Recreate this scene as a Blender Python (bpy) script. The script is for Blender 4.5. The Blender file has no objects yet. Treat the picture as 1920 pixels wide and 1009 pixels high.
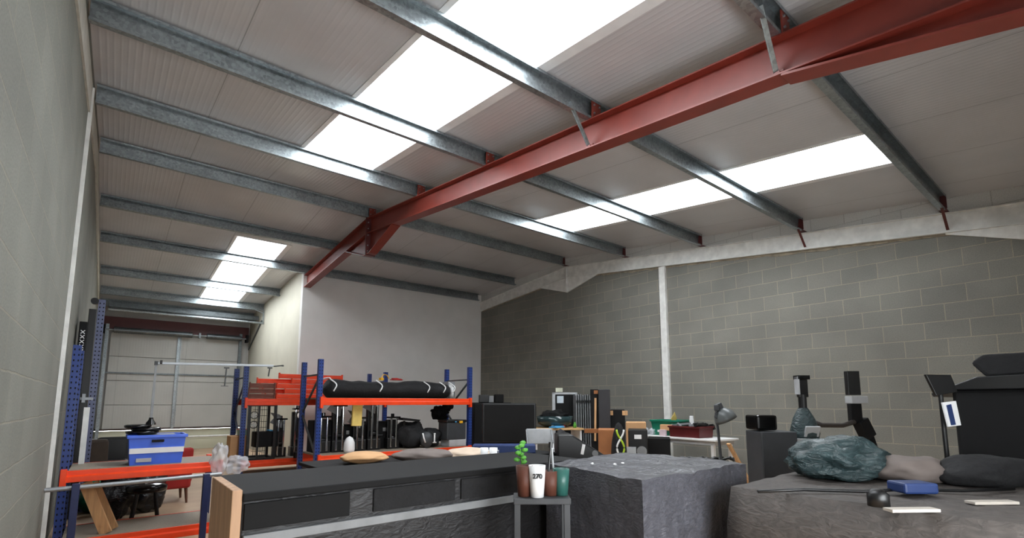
import bpy, bmesh, math, random
from mathutils import Vector, Matrix, Euler, noise
random.seed(7)
S = bpy.context.scene; C = S.collection
PI = math.pi

# ------------------------------------------------------------------ camera
F = 928.0; CX = 960.0; CY = 640.4; H = 1.3
TH = math.atan(114.6/928); YAW = math.atan(760/935.)
cd = bpy.data.cameras.new('camera'); cam = bpy.data.objects.new('camera', cd); C.objects.link(cam)
cam.location = (0, 0, H); cam.rotation_euler = (PI/2+TH, 0, -YAW)
cd.sensor_width = 36; cd.sensor_fit = 'HORIZONTAL'; cd.lens = F/1920*36
cd.shift_y = (CY-504.5)/1920; cd.clip_start = .02
S.camera = cam
ct, st = math.cos(TH), math.sin(TH); cyw, syw = math.cos(YAW), math.sin(YAW)

def _ray(px, py):
    a = (px-CX)/F; b = (CY-py)/F; w = ct-b*st
    return (a*cyw+w*syw, -a*syw+w*cyw, st+b*ct, w)
def at_x(px, py, x): r = _ray(px, py); t = x/r[0]; return Vector((x, r[1]*t, H+r[2]*t))
def at_y(px, py, y): r = _ray(px, py); t = y/r[1]; return Vector((r[0]*t, y, H+r[2]*t))
def at_z(px, py, z): r = _ray(px, py); t = (z-H)/r[2]; return Vector((r[0]*t, r[1]*t, z))
def at_w(px, py, w): r = _ray(px, py); t = w/r[3]; return Vector((r[0]*t, r[1]*t, H+r[2]*t))

# ------------------------------------------------------------------ materials
def lin(c):
    return tuple(((v/255)/12.92 if v/255 <= .04045 else ((v/255+.055)/1.055)**2.4) for v in c)
MATS = {}
def mat(name, rgb, rough=.6, metal=0, var=.06, scale=8, bump=0, bscale=60, coat=0, spec=.5):
    if name in MATS: return MATS[name]
    m = bpy.data.materials.new(name); m.use_nodes = True; nt = m.node_tree; N = nt.nodes; L = nt.links
    b = N['Principled BSDF']; b.inputs['Roughness'].default_value = rough; b.inputs['Metallic'].default_value = metal
    b.inputs['Coat Weight'].default_value = coat; b.inputs['Specular IOR Level'].default_value = spec
    c = lin(rgb)
    tc = N.new('ShaderNodeTexCoord'); no = N.new('ShaderNodeTexNoise'); no.inputs['Scale'].default_value = scale
    no.inputs['Detail'].default_value = 5
    L.new(tc.outputs['Object'], no.inputs['Vector'])
    r = N.new('ShaderNodeValToRGB'); r.color_ramp.elements[0].position = .3; r.color_ramp.elements[1].position = .7
    r.color_ramp.elements[0].color = (*[v*(1-var*2.2) for v in c], 1); r.color_ramp.elements[1].color = (*[min(1, v*(1+var*2.2)) for v in c], 1)
    L.new(no.outputs['Fac'], r.inputs['Fac']); L.new(r.outputs['Color'], b.inputs['Base Color'])
    if bump:
        n2 = N.new('ShaderNodeTexNoise'); n2.inputs['Scale'].default_value = bscale; n2.inputs['Detail'].default_value = 4
        L.new(tc.outputs['Object'], n2.inputs['Vector'])
        bp = N.new('ShaderNodeBump'); bp.inputs['Strength'].default_value = bump; bp.inputs['Distance'].default_value = .02
        L.new(n2.outputs['Fac'], bp.inputs['Height']); L.new(bp.outputs['Normal'], b.inputs['Normal'])
    MATS[name] = m; return m

def block_mat(name, c1, c2, mortar, offy, painted=False):
    m = bpy.data.materials.new(name); m.use_nodes = True; nt = m.node_tree; N = nt.nodes; L = nt.links
    b = N['Principled BSDF']; b.inputs['Roughness'].default_value = .85; b.inputs['Specular IOR Level'].default_value = .25
    tc = N.new('ShaderNodeTexCoord'); sp = N.new('ShaderNodeSeparateXYZ'); L.new(tc.outputs['Object'], sp.inputs[0])
    ay = N.new('ShaderNodeMath'); ay.operation = 'ADD'; ay.inputs[1].default_value = 10+offy; L.new(sp.outputs['Y'], ay.inputs[0])
    az = N.new('ShaderNodeMath'); az.operation = 'ADD'; az.inputs[1].default_value = 9-.09; L.new(sp.outputs['Z'], az.inputs[0])
    cb = N.new('ShaderNodeCombineXYZ'); L.new(ay.outputs[0], cb.inputs['X']); L.new(az.outputs[0], cb.inputs['Y'])
    # slight wander so that joints are not ruler straight
    nd = N.new('ShaderNodeTexNoise'); nd.inputs['Scale'].default_value = 5; L.new(cb.outputs[0], nd.inputs['Vector'])
    vm = N.new('ShaderNodeVectorMath'); vm.operation = 'SCALE'; vm.inputs['Scale'].default_value = .012; L.new(nd.outputs['Color'], vm.inputs[0])
    va = N.new('ShaderNodeVectorMath'); L.new(cb.outputs[0], va.inputs[0]); L.new(vm.outputs[0], va.inputs[1])
    br = N.new('ShaderNodeTexBrick'); br.offset = .5; br.inputs['Scale'].default_value = 1
    br.inputs['Brick Width'].default_value = .445; br.inputs['Row Height'].default_value = .225
    br.inputs['Mortar Size'].default_value = .006; br.inputs['Mortar Smooth'].default_value = .4
    br.inputs['Color1'].default_value = (*lin(c1), 1); br.inputs['Color2'].default_value = (*lin(c2), 1); br.inputs['Mortar'].default_value = (*lin(mortar), 1)
    L.new(va.outputs[0], br.inputs['Vector'])
    n1 = N.new('ShaderNodeTexNoise'); n1.inputs['Scale'].default_value = 1.3; n1.inputs['Detail'].default_value = 6; L.new(cb.outputs[0], n1.inputs['Vector'])
    n3 = N.new('ShaderNodeTexNoise'); n3.inputs['Scale'].default_value = 90; n3.inputs['Detail'].default_value = 3; L.new(cb.outputs[0], n3.inputs['Vector'])
    mx = N.new('ShaderNodeMixRGB'); mx.blend_type = 'MULTIPLY'; mx.inputs['Fac'].default_value = .5 if not painted else .12
    L.new(br.outputs['Color'], mx.inputs[1])
    rr = N.new('ShaderNodeValToRGB'); rr.color_ramp.elements[0].position = .3; rr.color_ramp.elements[0].color = (.62, .62, .62, 1); rr.color_ramp.elements[1].position = .65
    L.new(n1.outputs['Fac'], rr.inputs['Fac']); L.new(rr.outputs['Color'], mx.inputs[2])
    m2 = N.new('ShaderNodeMixRGB'); m2.blend_type = 'MULTIPLY'; m2.inputs['Fac'].default_value = .35; L.new(mx.outputs[0], m2.inputs[1])
    r3 = N.new('ShaderNodeValToRGB'); r3.color_ramp.elements[0].position = .35; r3.color_ramp.elements[0].color = (.5, .5, .5, 1); r3.color_ramp.elements[1].position = .6
    L.new(n3.outputs['Fac'], r3.inputs['Fac']); L.new(r3.outputs['Color'], m2.inputs[2])
    L.new(m2.outputs[0], b.inputs['Base Color'])
    bp = N.new('ShaderNodeBump'); bp.inputs['Strength'].default_value = .5; bp.inputs['Distance'].default_value = .006; bp.invert = True
    L.new(br.outputs['Fac'], bp.inputs['Height'])
    b2 = N.new('ShaderNodeBump'); b2.inputs['Strength'].default_value = .25; b2.inputs['Distance'].default_value = .004
    L.new(n3.outputs['Fac'], b2.inputs['Height']); L.new(bp.outputs['Normal'], b2.inputs['Normal']); L.new(b2.outputs['Normal'], b.inputs['Normal'])
    return m

def rib_mat(name, rgb, axis, pitch, rough, depth, seam=1.0, seam_off=.64, seam_dark=.55):
    m = bpy.data.materials.new(name); m.use_nodes = True; nt = m.node_tree; N = nt.nodes; L = nt.links
    b = N['Principled BSDF']; b.inputs['Roughness'].default_value = rough; b.inputs['Specular IOR Level'].default_value = .6
    tc = N.new('ShaderNodeTexCoord'); sp = N.new('ShaderNodeSeparateXYZ'); L.new(tc.outputs['Object'], sp.inputs[0])
    def M(op, a, v=None):
        n = N.new('ShaderNodeMath'); n.operation = op
        if isinstance(a, (int, float)): n.inputs[0].default_value = a
        else: L.new(a, n.inputs[0])
        if v is not None:
            if isinstance(v, (int, float)): n.inputs[1].default_value = v
            else: L.new(v, n.inputs[1])
        return n.outputs[0]
    x = sp.outputs[axis]
    w = M('SINE', M('MULTIPLY', x, 2*PI/pitch))
    sharp = M('POWER', M('ADD', M('MULTIPLY', w, .5), .5), 3)
    fr = M('FRACT', M('DIVIDE', M('ADD', x, 10*seam-seam_off), seam))
    line = M('GREATER_THAN', M('ABSOLUTE', M('SUBTRACT', fr, .5)), .5-.004/seam)
    hh = M('SUBTRACT', sharp, M('MULTIPLY', line, 3))
    bp = N.new('ShaderNodeBump'); bp.inputs['Strength'].default_value = 1; bp.inputs['Distance'].default_value = depth
    L.new(hh, bp.inputs['Height']); L.new(bp.outputs['Normal'], b.inputs['Normal'])
    no = N.new('ShaderNodeTexNoise'); no.inputs['Scale'].default_value = 1.5; no.inputs['Detail'].default_value = 4; L.new(tc.outputs['Object'], no.inputs['Vector'])
    c = lin(rgb)
    r = N.new('ShaderNodeValToRGB'); r.color_ramp.elements[0].position = .3; r.color_ramp.elements[1].position = .7
    r.color_ramp.elements[0].color = (*[v*.93 for v in c], 1); r.color_ramp.elements[1].color = (*[v*1.05 for v in c], 1)
    L.new(no.outputs['Fac'], r.inputs['Fac'])
    mx = N.new('ShaderNodeMixRGB'); L.new(line, mx.inputs['Fac']); L.new(r.outputs['Color'], mx.inputs[1]); mx.inputs[2].default_value = (*[v*seam_dark for v in c], 1)
    L.new(mx.outputs[0], b.inputs['Base Color'])
    return m

def galv_mat(name='galvanised', rgb=(158, 166, 169)):
    m = bpy.data.materials.new(name); m.use_nodes = True; nt = m.node_tree; N = nt.nodes; L = nt.links
    b = N['Principled BSDF']; b.inputs['Metallic'].default_value = .85; b.inputs['Roughness'].default_value = .38
    tc = N.new('ShaderNodeTexCoord'); v = N.new('ShaderNodeTexVoronoi'); v.inputs['Scale'].default_value = 45; L.new(tc.outputs['Object'], v.inputs['Vector'])
    no = N.new('ShaderNodeTexNoise'); no.inputs['Scale'].default_value = 3; no.inputs['Detail'].default_value = 6; L.new(tc.outputs['Object'], no.inputs['Vector'])
    mx = N.new('ShaderNodeMixRGB'); mx.inputs['Fac'].default_value = .6; L.new(v.outputs['Color'], mx.inputs[1]); L.new(no.outputs['Fac'], mx.inputs[2])
    bw = N.new('ShaderNodeRGBToBW'); L.new(mx.outputs[0], bw.inputs[0])
    r = N.new('ShaderNodeValToRGB'); c = lin(rgb); r.color_ramp.elements[0].position = .25; r.color_ramp.elements[1].position = .75
    r.color_ramp.elements[0].color = (*[x*.6 for x in c], 1); r.color_ramp.elements[1].color = (*[x*1.25 for x in c], 1)
    L.new(bw.outputs[0], r.inputs['Fac']); L.new(r.outputs['Color'], b.inputs['Base Color'])
    r2 = N.new('ShaderNodeMapRange'); r2.inputs['To Min'].default_value = .3; r2.inputs['To Max'].default_value = .55; L.new(bw.outputs[0], r2.inputs['Value']); L.new(r2.outputs[0], b.inputs['Roughness'])
    return m

def wood_mat(name, rgb, axis='X', rough=.6):
    m = bpy.data.materials.new(name); m.use_nodes = True; nt = m.node_tree; N = nt.nodes; L = nt.links
    b = N['Principled BSDF']; b.inputs['Roughness'].default_value = rough
    tc = N.new('ShaderNodeTexCoord'); mp = N.new('ShaderNodeMapping'); L.new(tc.outputs['Object'], mp.inputs['Vector'])
    mp.inputs['Scale'].default_value = {'X': (1.5, 18, 18), 'Y': (18, 1.5, 18), 'Z': (18, 18, 1.5)}[axis]
    no = N.new('ShaderNodeTexNoise'); no.inputs['Scale'].default_value = 2; no.inputs['Detail'].default_value = 6; L.new(mp.outputs[0], no.inputs['Vector'])
    r = N.new('ShaderNodeValToRGB'); c = lin(rgb); r.color_ramp.elements[0].position = .3; r.color_ramp.elements[1].position = .7
    r.color_ramp.elements[0].color = (*[x*.7 for x in c], 1); r.color_ramp.elements[1].color = (*[min(1, x*1.15) for x in c], 1)
    L.new(no.outputs['Fac'], r.inputs['Fac']); L.new(r.outputs['Color'], b.inputs['Base Color'])
    return m

def wrap_mat(name, rgb, rough=.22, bump=.6, scale=9):
    m = bpy.data.materials.new(name); m.use_nodes = True; nt = m.node_tree; N = nt.nodes; L = nt.links
    b = N['Principled BSDF']; b.inputs['Roughness'].default_value = rough; b.inputs['Base Color'].default_value = (*lin(rgb), 1)
    tc = N.new('ShaderNodeTexCoord'); no = N.new('ShaderNodeTexNoise'); no.inputs['Scale'].default_value = scale; no.inputs['Detail'].default_value = 8
    no.inputs['Distortion'].default_value = 1.5
    mp = N.new('ShaderNodeMapping'); mp.inputs['Scale'].default_value = (1, 1, 2.2); L.new(tc.outputs['Object'], mp.inputs['Vector']); L.new(mp.outputs[0], no.inputs['Vector'])
    bp = N.new('ShaderNodeBump'); bp.inputs['Strength'].default_value = bump; bp.inputs['Distance'].default_value = .03
    L.new(no.outputs['Fac'], bp.inputs['Height']); L.new(bp.outputs['Normal'], b.inputs['Normal'])
    r = N.new('ShaderNodeValToRGB'); c = lin(rgb); r.color_ramp.elements[0].position = .35; r.color_ramp.elements[1].position = .7
    r.color_ramp.elements[0].color = (*[x*.75 for x in c], 1); r.color_ramp.elements[1].color = (*[min(1, x*1.3) for x in c], 1)
    L.new(no.outputs['Fac'], r.inputs['Fac']); L.new(r.outputs['Color'], b.inputs['Base Color'])
    return m

def clear_mat(name, rgb=(230, 235, 240), fac=.55):
    m = bpy.data.materials.new(name); m.use_nodes = True; nt = m.node_tree; N = nt.nodes; L = nt.links
    b = N['Principled BSDF']; b.inputs['Base Color'].default_value = (*lin(rgb), 1); b.inputs['Roughness'].default_value = .2
    tr = N.new('ShaderNodeBsdfTransparent'); mx = N.new('ShaderNodeMixShader'); mx.inputs[0].default_value = fac
    L.new(tr.outputs[0], mx.inputs[1]); L.new(b.outputs[0], mx.inputs[2]); L.new(mx.outputs[0], N['Material Output'].inputs['Surface'])
    return m

def pane_mat():
    m = bpy.data.materials.new('rooflight_sheet'); m.use_nodes = True; nt = m.node_tree; N = nt.nodes; L = nt.links
    N.remove(N['Principled BSDF'])
    tr = N.new('ShaderNodeBsdfTransparent'); tr.inputs[0].default_value = (.8, .81, .82, 1)
    tl = N.new('ShaderNodeBsdfTranslucent'); tl.inputs[0].default_value = (.85, .86, .87, 1)
    mx = N.new('ShaderNodeMixShader'); mx.inputs[0].default_value = .3
    L.new(tr.outputs[0], mx.inputs[1]); L.new(tl.outputs[0], mx.inputs[2]); L.new(mx.outputs[0], N['Material Output'].inputs['Surface'])
    return m

GALV = galv_mat(); GALVD = galv_mat('dull_steel', (110, 116, 118))
RED = mat('red_oxide_paint', (124, 48, 37), .42, var=.05, scale=5)
REDD = mat('dark_red_steel', (84, 34, 32), .5)
WHITE_P = mat('white_paint', (222, 222, 218), .6, bump=.15, bscale=25)
CREAM = mat('cream_plaster', (186, 182, 166), .7, var=.03, scale=2)
GREYW = mat('white_wall_board', (226, 224, 221), .75, var=.02, scale=2)
BLUE = mat('blue_rack_paint', (30, 56, 122), .35, var=.05)
BLUED = mat('dark_blue_rack_paint', (28, 40, 82), .4, var=.05)
ORANGE = mat('orange_beam_paint', (236, 68, 20), .35, var=.04)
RUSTY = mat('brown_beam_inside', (112, 58, 42), .6, var=.1)
BLACK = mat('black_plastic', (13, 13, 14), .4, var=.08)
BLACKM = mat('black_matt', (10, 10, 11), .75, var=.1, spec=.3)
BLACKF = mat('black_fabric', (20, 20, 22), .85, var=.12, bump=.4, bscale=30)
BLACKG = mat('black_gloss', (9, 9, 10), .16, var=.05)
CHARC = mat('charcoal_board', (42, 41, 44), .6, var=.06)
DGREY = mat('dark_grey_plastic', (56, 58, 61), .5)
GREY = mat('mid_grey', (128, 130, 132), .5)
LGREY = mat('light_grey', (176, 178, 180), .5)
WHITE = mat('white_plastic', (232, 232, 232), .4, var=.02)
CHROME = mat('chrome', (225, 228, 232), .12, 1, var=.02)
ALU = mat('aluminium', (150, 153, 156), .45, .75, var=.04)
SHELF = mat('chipboard_shelf', (140, 128, 112), .7, var=.06, scale=60)
PINE = wood_mat('pine', (206, 160, 112), 'Z'); PLY = wood_mat('plywood', (190, 150, 116), 'Z'); DESKW = wood_mat('desk_wood', (196, 158, 108), 'X', .5)
CARD = mat('cardboard', (196, 152, 108), .8, var=.05, scale=3); CARDB = mat('brown_cardboard', (152, 98, 58), .8, var=.08, scale=4)
CRATEB = mat('blue_crate_plastic', (62, 102, 214), .4, var=.04); CRATEG = mat('green_crate_plastic', (16, 112, 88), .4); CRATEM = mat('maroon_crate_plastic', (84, 24, 26), .4)
REDF = mat('red_fabric', (150, 28, 22), .8); WOODD = mat('dark_wood', (84, 48, 30), .5)
YEL = mat('yellow_foam', (236, 208, 118), .7); YELB = mat('yellow_plastic', (226, 166, 30), .5); LIME = mat('lime', (176, 206, 50), .5)
TEAL = wrap_mat('teal_bag', (50, 66, 68), .35, .8, 14); SKYB = mat('sky_blue', (84, 160, 206), .5); NAVY = mat('navy_board', (26, 48, 96), .5)
LEAF = mat('leaf_green', (80, 150, 50), .6); BROWN = mat('brown_pot', (88, 48, 34), .6); MAUVE = mat('mauve_cloth', (108, 98, 93), .8)
WRAP = wrap_mat('stretch_wrap', (78, 78, 84), .28, .35, 22); BWRAP = wrap_mat('black_wrap', (28, 27, 29), .5, .3, 14)
DWRAP = wrap_mat('dark_wrap', (52, 71, 76), .3, .6, 5); BCLOTH = wrap_mat('taupe_cloth', (70, 64, 60), .7, .4, 14)
BAG = clear_mat('clear_bag', (215, 217, 222), .4); CLEARP = clear_mat('clear_plastic', (215, 220, 225), .45)
FLOOR = mat('floor_boards', (176, 150, 124), .7, var=.08, scale=1.5)
PANE = pane_mat()
CLAD = rib_mat('cladding_panel', (176, 175, 170), 'X', .06, .45, .0006, 1.5, .2, .7)
ROOFP = rib_mat('roof_panel', (196, 195, 197), 'X', .05, .3, .0012)
PLINTH = rib_mat('plinth_panel', (205, 205, 182), 'Z', .5, .6, .001, .28, .0, .6)
BLK_R = block_mat('block_right', (138, 136, 128), (130, 129, 122), (164, 157, 140), 0)
BLK_L = block_mat('block_left', (132, 132, 124), (126, 126, 118), (142, 139, 127), .2)
BLK_W = block_mat('block_painted', (214, 214, 210), (208, 208, 204), (190, 190, 186), .1, True)

# ------------------------------------------------------------------ mesh builder
class MB:
    def __init__(s): s.b = bmesh.new()
    def boxr(s, a, b):
        return s.box(*[(a[i]+b[i])/2 for i in range(3)], *[abs(b[i]-a[i]) for i in range(3)])
    def box(s, x, y, z, sx, sy, sz, rz=0, rx=0, ry=0):
        M = Matrix.Translation((x, y, z)) @ Euler((rx, ry, rz)).to_matrix().to_4x4() @ Matrix.Diagonal((sx, sy, sz, 1))
        bmesh.ops.create_cube(s.b, size=1, matrix=M); return s
    def bar(s, p, q, w, h):
        p = Vector(p); q = Vector(q); d = q-p; R = d.to_track_quat('X', 'Z').to_matrix().to_4x4()
        bmesh.ops.create_cube(s.b, size=1, matrix=Matrix.Translation((p+q)/2) @ R @ Matrix.Diagonal((d.length, w, h, 1))); return s
    def tube(s, p, q, r, n=14, r2=None):
        p = Vector(p); q = Vector(q); d = q-p; R = d.to_track_quat('Z', 'Y').to_matrix().to_4x4()
        bmesh.ops.create_cone(s.b, cap_ends=True, segments=n, radius1=r, radius2=r if r2 is None else r2, depth=d.length, matrix=Matrix.Translation((p+q)/2) @ R); return s
    def path(s, pts, r, n=8):
        pts = [Vector(p) for p in pts]; rings = []
        for i, p in enumerate(pts):
            d = (pts[min(i+1, len(pts)-1)]-pts[max(i-1, 0)]).normalized(); R = d.to_track_quat('Z', 'Y').to_matrix()
            rings.append([s.b.verts.new(p+R @ Vector((r*math.cos(2*PI*k/n), r*math.sin(2*PI*k/n), 0))) for k in range(n)])
        for a, b in zip(rings, rings[1:]):
            for k in range(n): s.b.faces.new((a[k], a[(k+1) % n], b[(k+1) % n], b[k]))
        s.b.faces.new(rings[0][::-1]); s.b.faces.new(rings[-1]); return s
    def lathe(s, prof, c=(0, 0, 0), n=24, M=None):
        M = M or Matrix.Identity(3); c = Vector(c); rings = []
        for r, z in prof:
            rings.append([s.b.verts.new(c+M @ Vector((max(r, 1e-4)*math.cos(2*PI*k/n), max(r, 1e-4)*math.sin(2*PI*k/n), z))) for k in range(n)])
        for a, b in zip(rings, rings[1:]):
            for k in range(n): s.b.faces.new((a[k], a[(k+1) % n], b[(k+1) % n], b[k]))
        return s
    def prism(s, poly, axis, a, b):
        def v(p, t): return {'X': (t, p[0], p[1]), 'Y': (p[0], t, p[1]), 'Z': (p[0], p[1], t)}[axis]
        A = [s.b.verts.new(v(p, a)) for p in poly]; B = [s.b.verts.new(v(p, b)) for p in poly]; n = len(poly)
        s.b.faces.new(A); s.b.faces.new(B[::-1])
        for k in range(n): s.b.faces.new((A[k], B[k], B[(k+1) % n], A[(k+1) % n]))
        return s
    def blob(s, c, r, amp=.12, fr=2.0, seed=0, sub=4, flat=None):
        g = bmesh.ops.create_icosphere(s.b, subdivisions=sub, radius=1)
        for v in g['verts']:
            n = v.co.normalized(); k = 1+amp*noise.noise(n*fr+Vector((seed*7.1, seed*3.3, 0)))*2+amp*.4*noise.noise(n*fr*3+Vector((seed, 0, 5)))
            p = Vector((n.x*r[0]*k, n.y*r[1]*k, n.z*r[2]*k))
            if flat is not None: p.z = max(p.z, flat)
            v.co = Vector(c)+p
        return s
    def quadbox(s, pts, z0, z1):
        return s.prism(pts, 'Z', z0, z1)
    def build(s, name, m, parent=None, bevel=0, smooth=False, sub=0):
        bmesh.ops.recalc_face_normals(s.b, faces=s.b.faces)
        me = bpy.data.meshes.new(name); s.b.to_mesh(me); s.b.free(); me.materials.append(m)
        o = bpy.data.objects.new(name, me); C.objects.link(o)
        if parent:
            o.parent = parent
        if smooth:
            for p in me.polygons: p.use_smooth = True
        if bevel:
            md = o.modifiers.new('bevel', 'BEVEL'); md.width = bevel; md.segments = 2; md.limit_method = 'ANGLE'
        if sub:
            md = o.modifiers.new('sub', 'SUBSURF'); md.levels = md.render_levels = sub
        return o

def tag(o, label, cat, group=None, kind=None):
    o['label'] = label; o['category'] = cat
    if group: o['group'] = group
    if kind: o['kind'] = kind
    return o
def thing(name, label, cat, loc=(0, 0, 0), rz=0, group=None):
    o = bpy.data.objects.new(name, None); C.objects.link(o); o.location = loc; o.rotation_euler = (0, 0, rz); o.empty_display_size = .1
    return tag(o, label, cat, group)
def struct(name, mb, m, label=None, parent=None):
    o = mb.build(name, m, parent); o['kind'] = 'structure'
    if label: o['label'] = label
    return o
def copy_tree(o, loc, rz=None, label=None):
    c = o.copy(); C.objects.link(c); c.location = loc
    if rz is not None: c.rotation_euler = (0, 0, rz)
    if label: c['label'] = label
    for ch in o.children:
        k = ch.copy(); C.objects.link(k); k.parent = c
        for g in ch.children:
            q = g.copy(); C.objects.link(q); q.parent = k
    return c
def text(name, body, size, m, M, parent, extrude=.001):
    cu = bpy.data.curves.new(name, 'FONT'); cu.body = body; cu.size = size; cu.extrude = extrude; cu.offset = .0012; cu.align_x = 'CENTER'; cu.align_y = 'CENTER'
    t = bpy.data.objects.new(name+'_tmp', cu); C.objects.link(t)
    bpy.context.view_layer.update()
    me = bpy.data.meshes.new_from_object(t.evaluated_get(bpy.context.evaluated_depsgraph_get()))
    bpy.data.objects.remove(t); me.materials.clear(); me.materials.append(m); me.transform(M)
    o = bpy.data.objects.new(name, me); C.objects.link(o); o.parent = parent; return o

# ------------------------------------------------------------------ the building
XL, XR, XB = -.342, 8.2, 3.25          # left wall, right wall, side of the boxed-in room
Y0, YF, YD, YA = -.55, 11.5, 16.8, 8.0   # wall behind, white wall, door wall, apex
SN, SF = .113, .088
def pz(y): return 4.49-(SN*(YA-y) if y < YA else SF*(y-YA))    # underside of purlins
def rz_(y): return pz(y)+.2                                     # underside of roof sheets

struct('floor', MB().boxr((XL-.2, Y0-.2, -.1), (XR+.2, YD+.2, 0)), FLOOR)
top = lambda m: m
def gable(x0, x1, m, name):
    mb = MB(); mb.prism([(Y0-.2, 0), (YD+.2, 0), (YD+.2, rz_(YD)), (YA, rz_(YA)), (Y0-.2, rz_(Y0))], 'X', x0, x1); return struct(name, mb, m)
gable(XL-.2, XL, BLK_L, 'wall_left')
# right wall: blocks up to the underside of the gable beam; painted blocks above
def gb(y): return pz(y)-.27
mb = MB(); mb.prism([(Y0-.2, 0), (YF+.1, 0), (YF+.1, gb(YF)-.0), (YA, gb(YA)), (Y0-.2, gb(Y0))], 'X', XR, XR+.2); struct('wall_right', mb, BLK_R)
mb = MB(); mb.prism([(Y0-.2, gb(Y0)), (YA, gb(YA)), (YF+.1, gb(YF)), (YF+.1, rz_(YF)), (YA, rz_(YA)), (Y0-.2, rz_(Y0))], 'X', XR, XR+.2); struct('wall_right_top', mb, BLK_W)
# uneven mortar fillet under the beam
mb = MB(); ys = [Y0+.1+i*.11 for i in range(int((YF-Y0)/.11))]
poly = [(y, gb(y)+.02) for y in ys]+[(y, gb(y)-.03-.06*abs(noise.noise(Vector((y*1.7, 3, 0))))-.02*noise.noise(Vector((y*9, 1, 0)))) for y in reversed(ys)]
mb.prism(poly, 'X', XR-.012, XR+.01); struct('trim_1', mb, mat('mortar_patch', (146, 136, 118), .9, var=.14, scale=9, bump=.5))
struct('wall_far', MB().boxr((XB, YF, 0), (XR+.2, YF+.15, 4.6)), GREYW)
struct('wall_side', MB().boxr((XB, YF+.001, 0), (XB+.15, YD+.2, 4.5)), CREAM)
OX0, OX1, OZ0, OZ1 = .5, 2.6, .5, 1.8    # unseen opening added behind the camera for soft frontal fill light
mb = MB(); mb.boxr((XL-.2, Y0-.2, 0), (OX0, Y0, 4)); mb.boxr((OX1, Y0-.2, 0), (XR+.2, Y0, 4)); mb.boxr((OX0, Y0-.2, 0), (OX1, Y0, OZ0)); mb.boxr((OX0, Y0-.2, OZ1), (OX1, Y0, 4))
struct('wall_back', mb, WHITE_P)
mb = MB(); mb.boxr((OX0, Y0-.12, OZ0), (OX1, Y0-.11, OZ1)); struct('window_4', mb, clear_mat('window_glass', (240, 244, 245), .12))  # pane of the added fill-light opening, out of view
ld = bpy.data.lights.new('sky_portal', 'AREA'); ld.shape = 'RECTANGLE'; ld.size = OX1-OX0; ld.size_y = OZ1-OZ0; ld.cycles.is_portal = True
lo = bpy.data.objects.new('sky_portal', ld); C.objects.link(lo); lo.location = ((OX0+OX1)/2, Y0-.15, (OZ0+OZ1)/2); lo.rotation_euler = (PI/2, 0, 0)
# end wall of ribbed cladding above a plinth
struct('wall_end', MB().boxr((XL-.2, YD, .58), (XB+.2, YD+.15, 4.4)), CLAD)
struct('trim_2', MB().boxr((XL, YD-.04, 0), (XB, YD, .56)), PLINTH)

# roof sheets with openings for rooflights
def roof_cells(xs, ys, holes, name):
    mb = MB()
    for i in range(len(xs)-1):
        for j in range(len(ys)-1):
            if (i, j) in holes: continue
            a, b, c, d = xs[i], xs[i+1], ys[j], ys[j+1]
            V = [mb.b.verts.new(p) for p in [(a, c, rz_(c)), (b, c, rz_(c)), (b, d, rz_(d)), (a, d, rz_(d)), (a, c, rz_(c)+.1), (b, c, rz_(c)+.1), (b, d, rz_(d)+.1), (a, d, rz_(d)+.1)]]
            for f in [(0, 1, 2, 3), (7, 6, 5, 4), (0, 4, 5, 1), (1, 5, 6, 2), (2, 6, 7, 3), (3, 7, 4, 0)]: mb.b.faces.new([V[k] for k in f])
    struct(name, mb, ROOFP)
roof_cells([XL-.2, 1.66, 2.64, 5.59, 6.58, XR+.2], [Y0-.2, 1.3, 6.35, YA], {(1, 1), (3, 1)}, 'ceiling')
roof_cells([XL-.2, 1.68, 2.64, XR+.2], [YA, 10.42, 15.4, YD+.2], {(1, 1)}, 'ceiling_slope')
n = 0
for (a, b, c, d) in [(1.66, 2.64, 1.3, 6.35), (5.59, 6.58, 1.3, 6.35), (1.68, 2.64, 10.42, 15.4)]:
    n += 1
    mb = MB(); V = [mb.b.verts.new(p) for p in [(a, c, rz_(c)+.09), (b, c, rz_(c)+.09), (b, d, rz_(d)+.09), (a, d, rz_(d)+.09)]]
    mb.b.faces.new(V); w = struct('window_%d' % n, mb, PANE)
    mb = MB(); e = .035   # reveal trim round the opening
    for (p, q) in [((a, c), (a, d)), ((b, c), (b, d)), ((a, c), (b, c)), ((a, d), (b, d))]:
        s = 1 if (p[0] == a and q[0] == a) else -1
        P1 = Vector((p[0], p[1], rz_(p[1])+.035)); P2 = Vector((q[0], q[1], rz_(q[1])+.035))
        mb.bar(P1, P2, .1 if p[0] == b and q[0] == b else .05, .09)
    fr_ = mb.build('window_frame', WHITE, w)
    # portal: lets the sky into the room through the opening
    ld = bpy.data.lights.new('sky_portal', 'AREA'); ld.shape = 'RECTANGLE'; ld.size = b-a; ld.size_y = d-c; ld.cycles.is_portal = True
    lo = bpy.data.objects.new('sky_portal', ld); C.objects.link(lo)
    sl = (rz_(d)-rz_(c))/(d-c); lo.location = ((a+b)/2, (c+d)/2, rz_((c+d)/2)+.14); lo.rotation_euler = (math.atan(sl), 0, 0)

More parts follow.
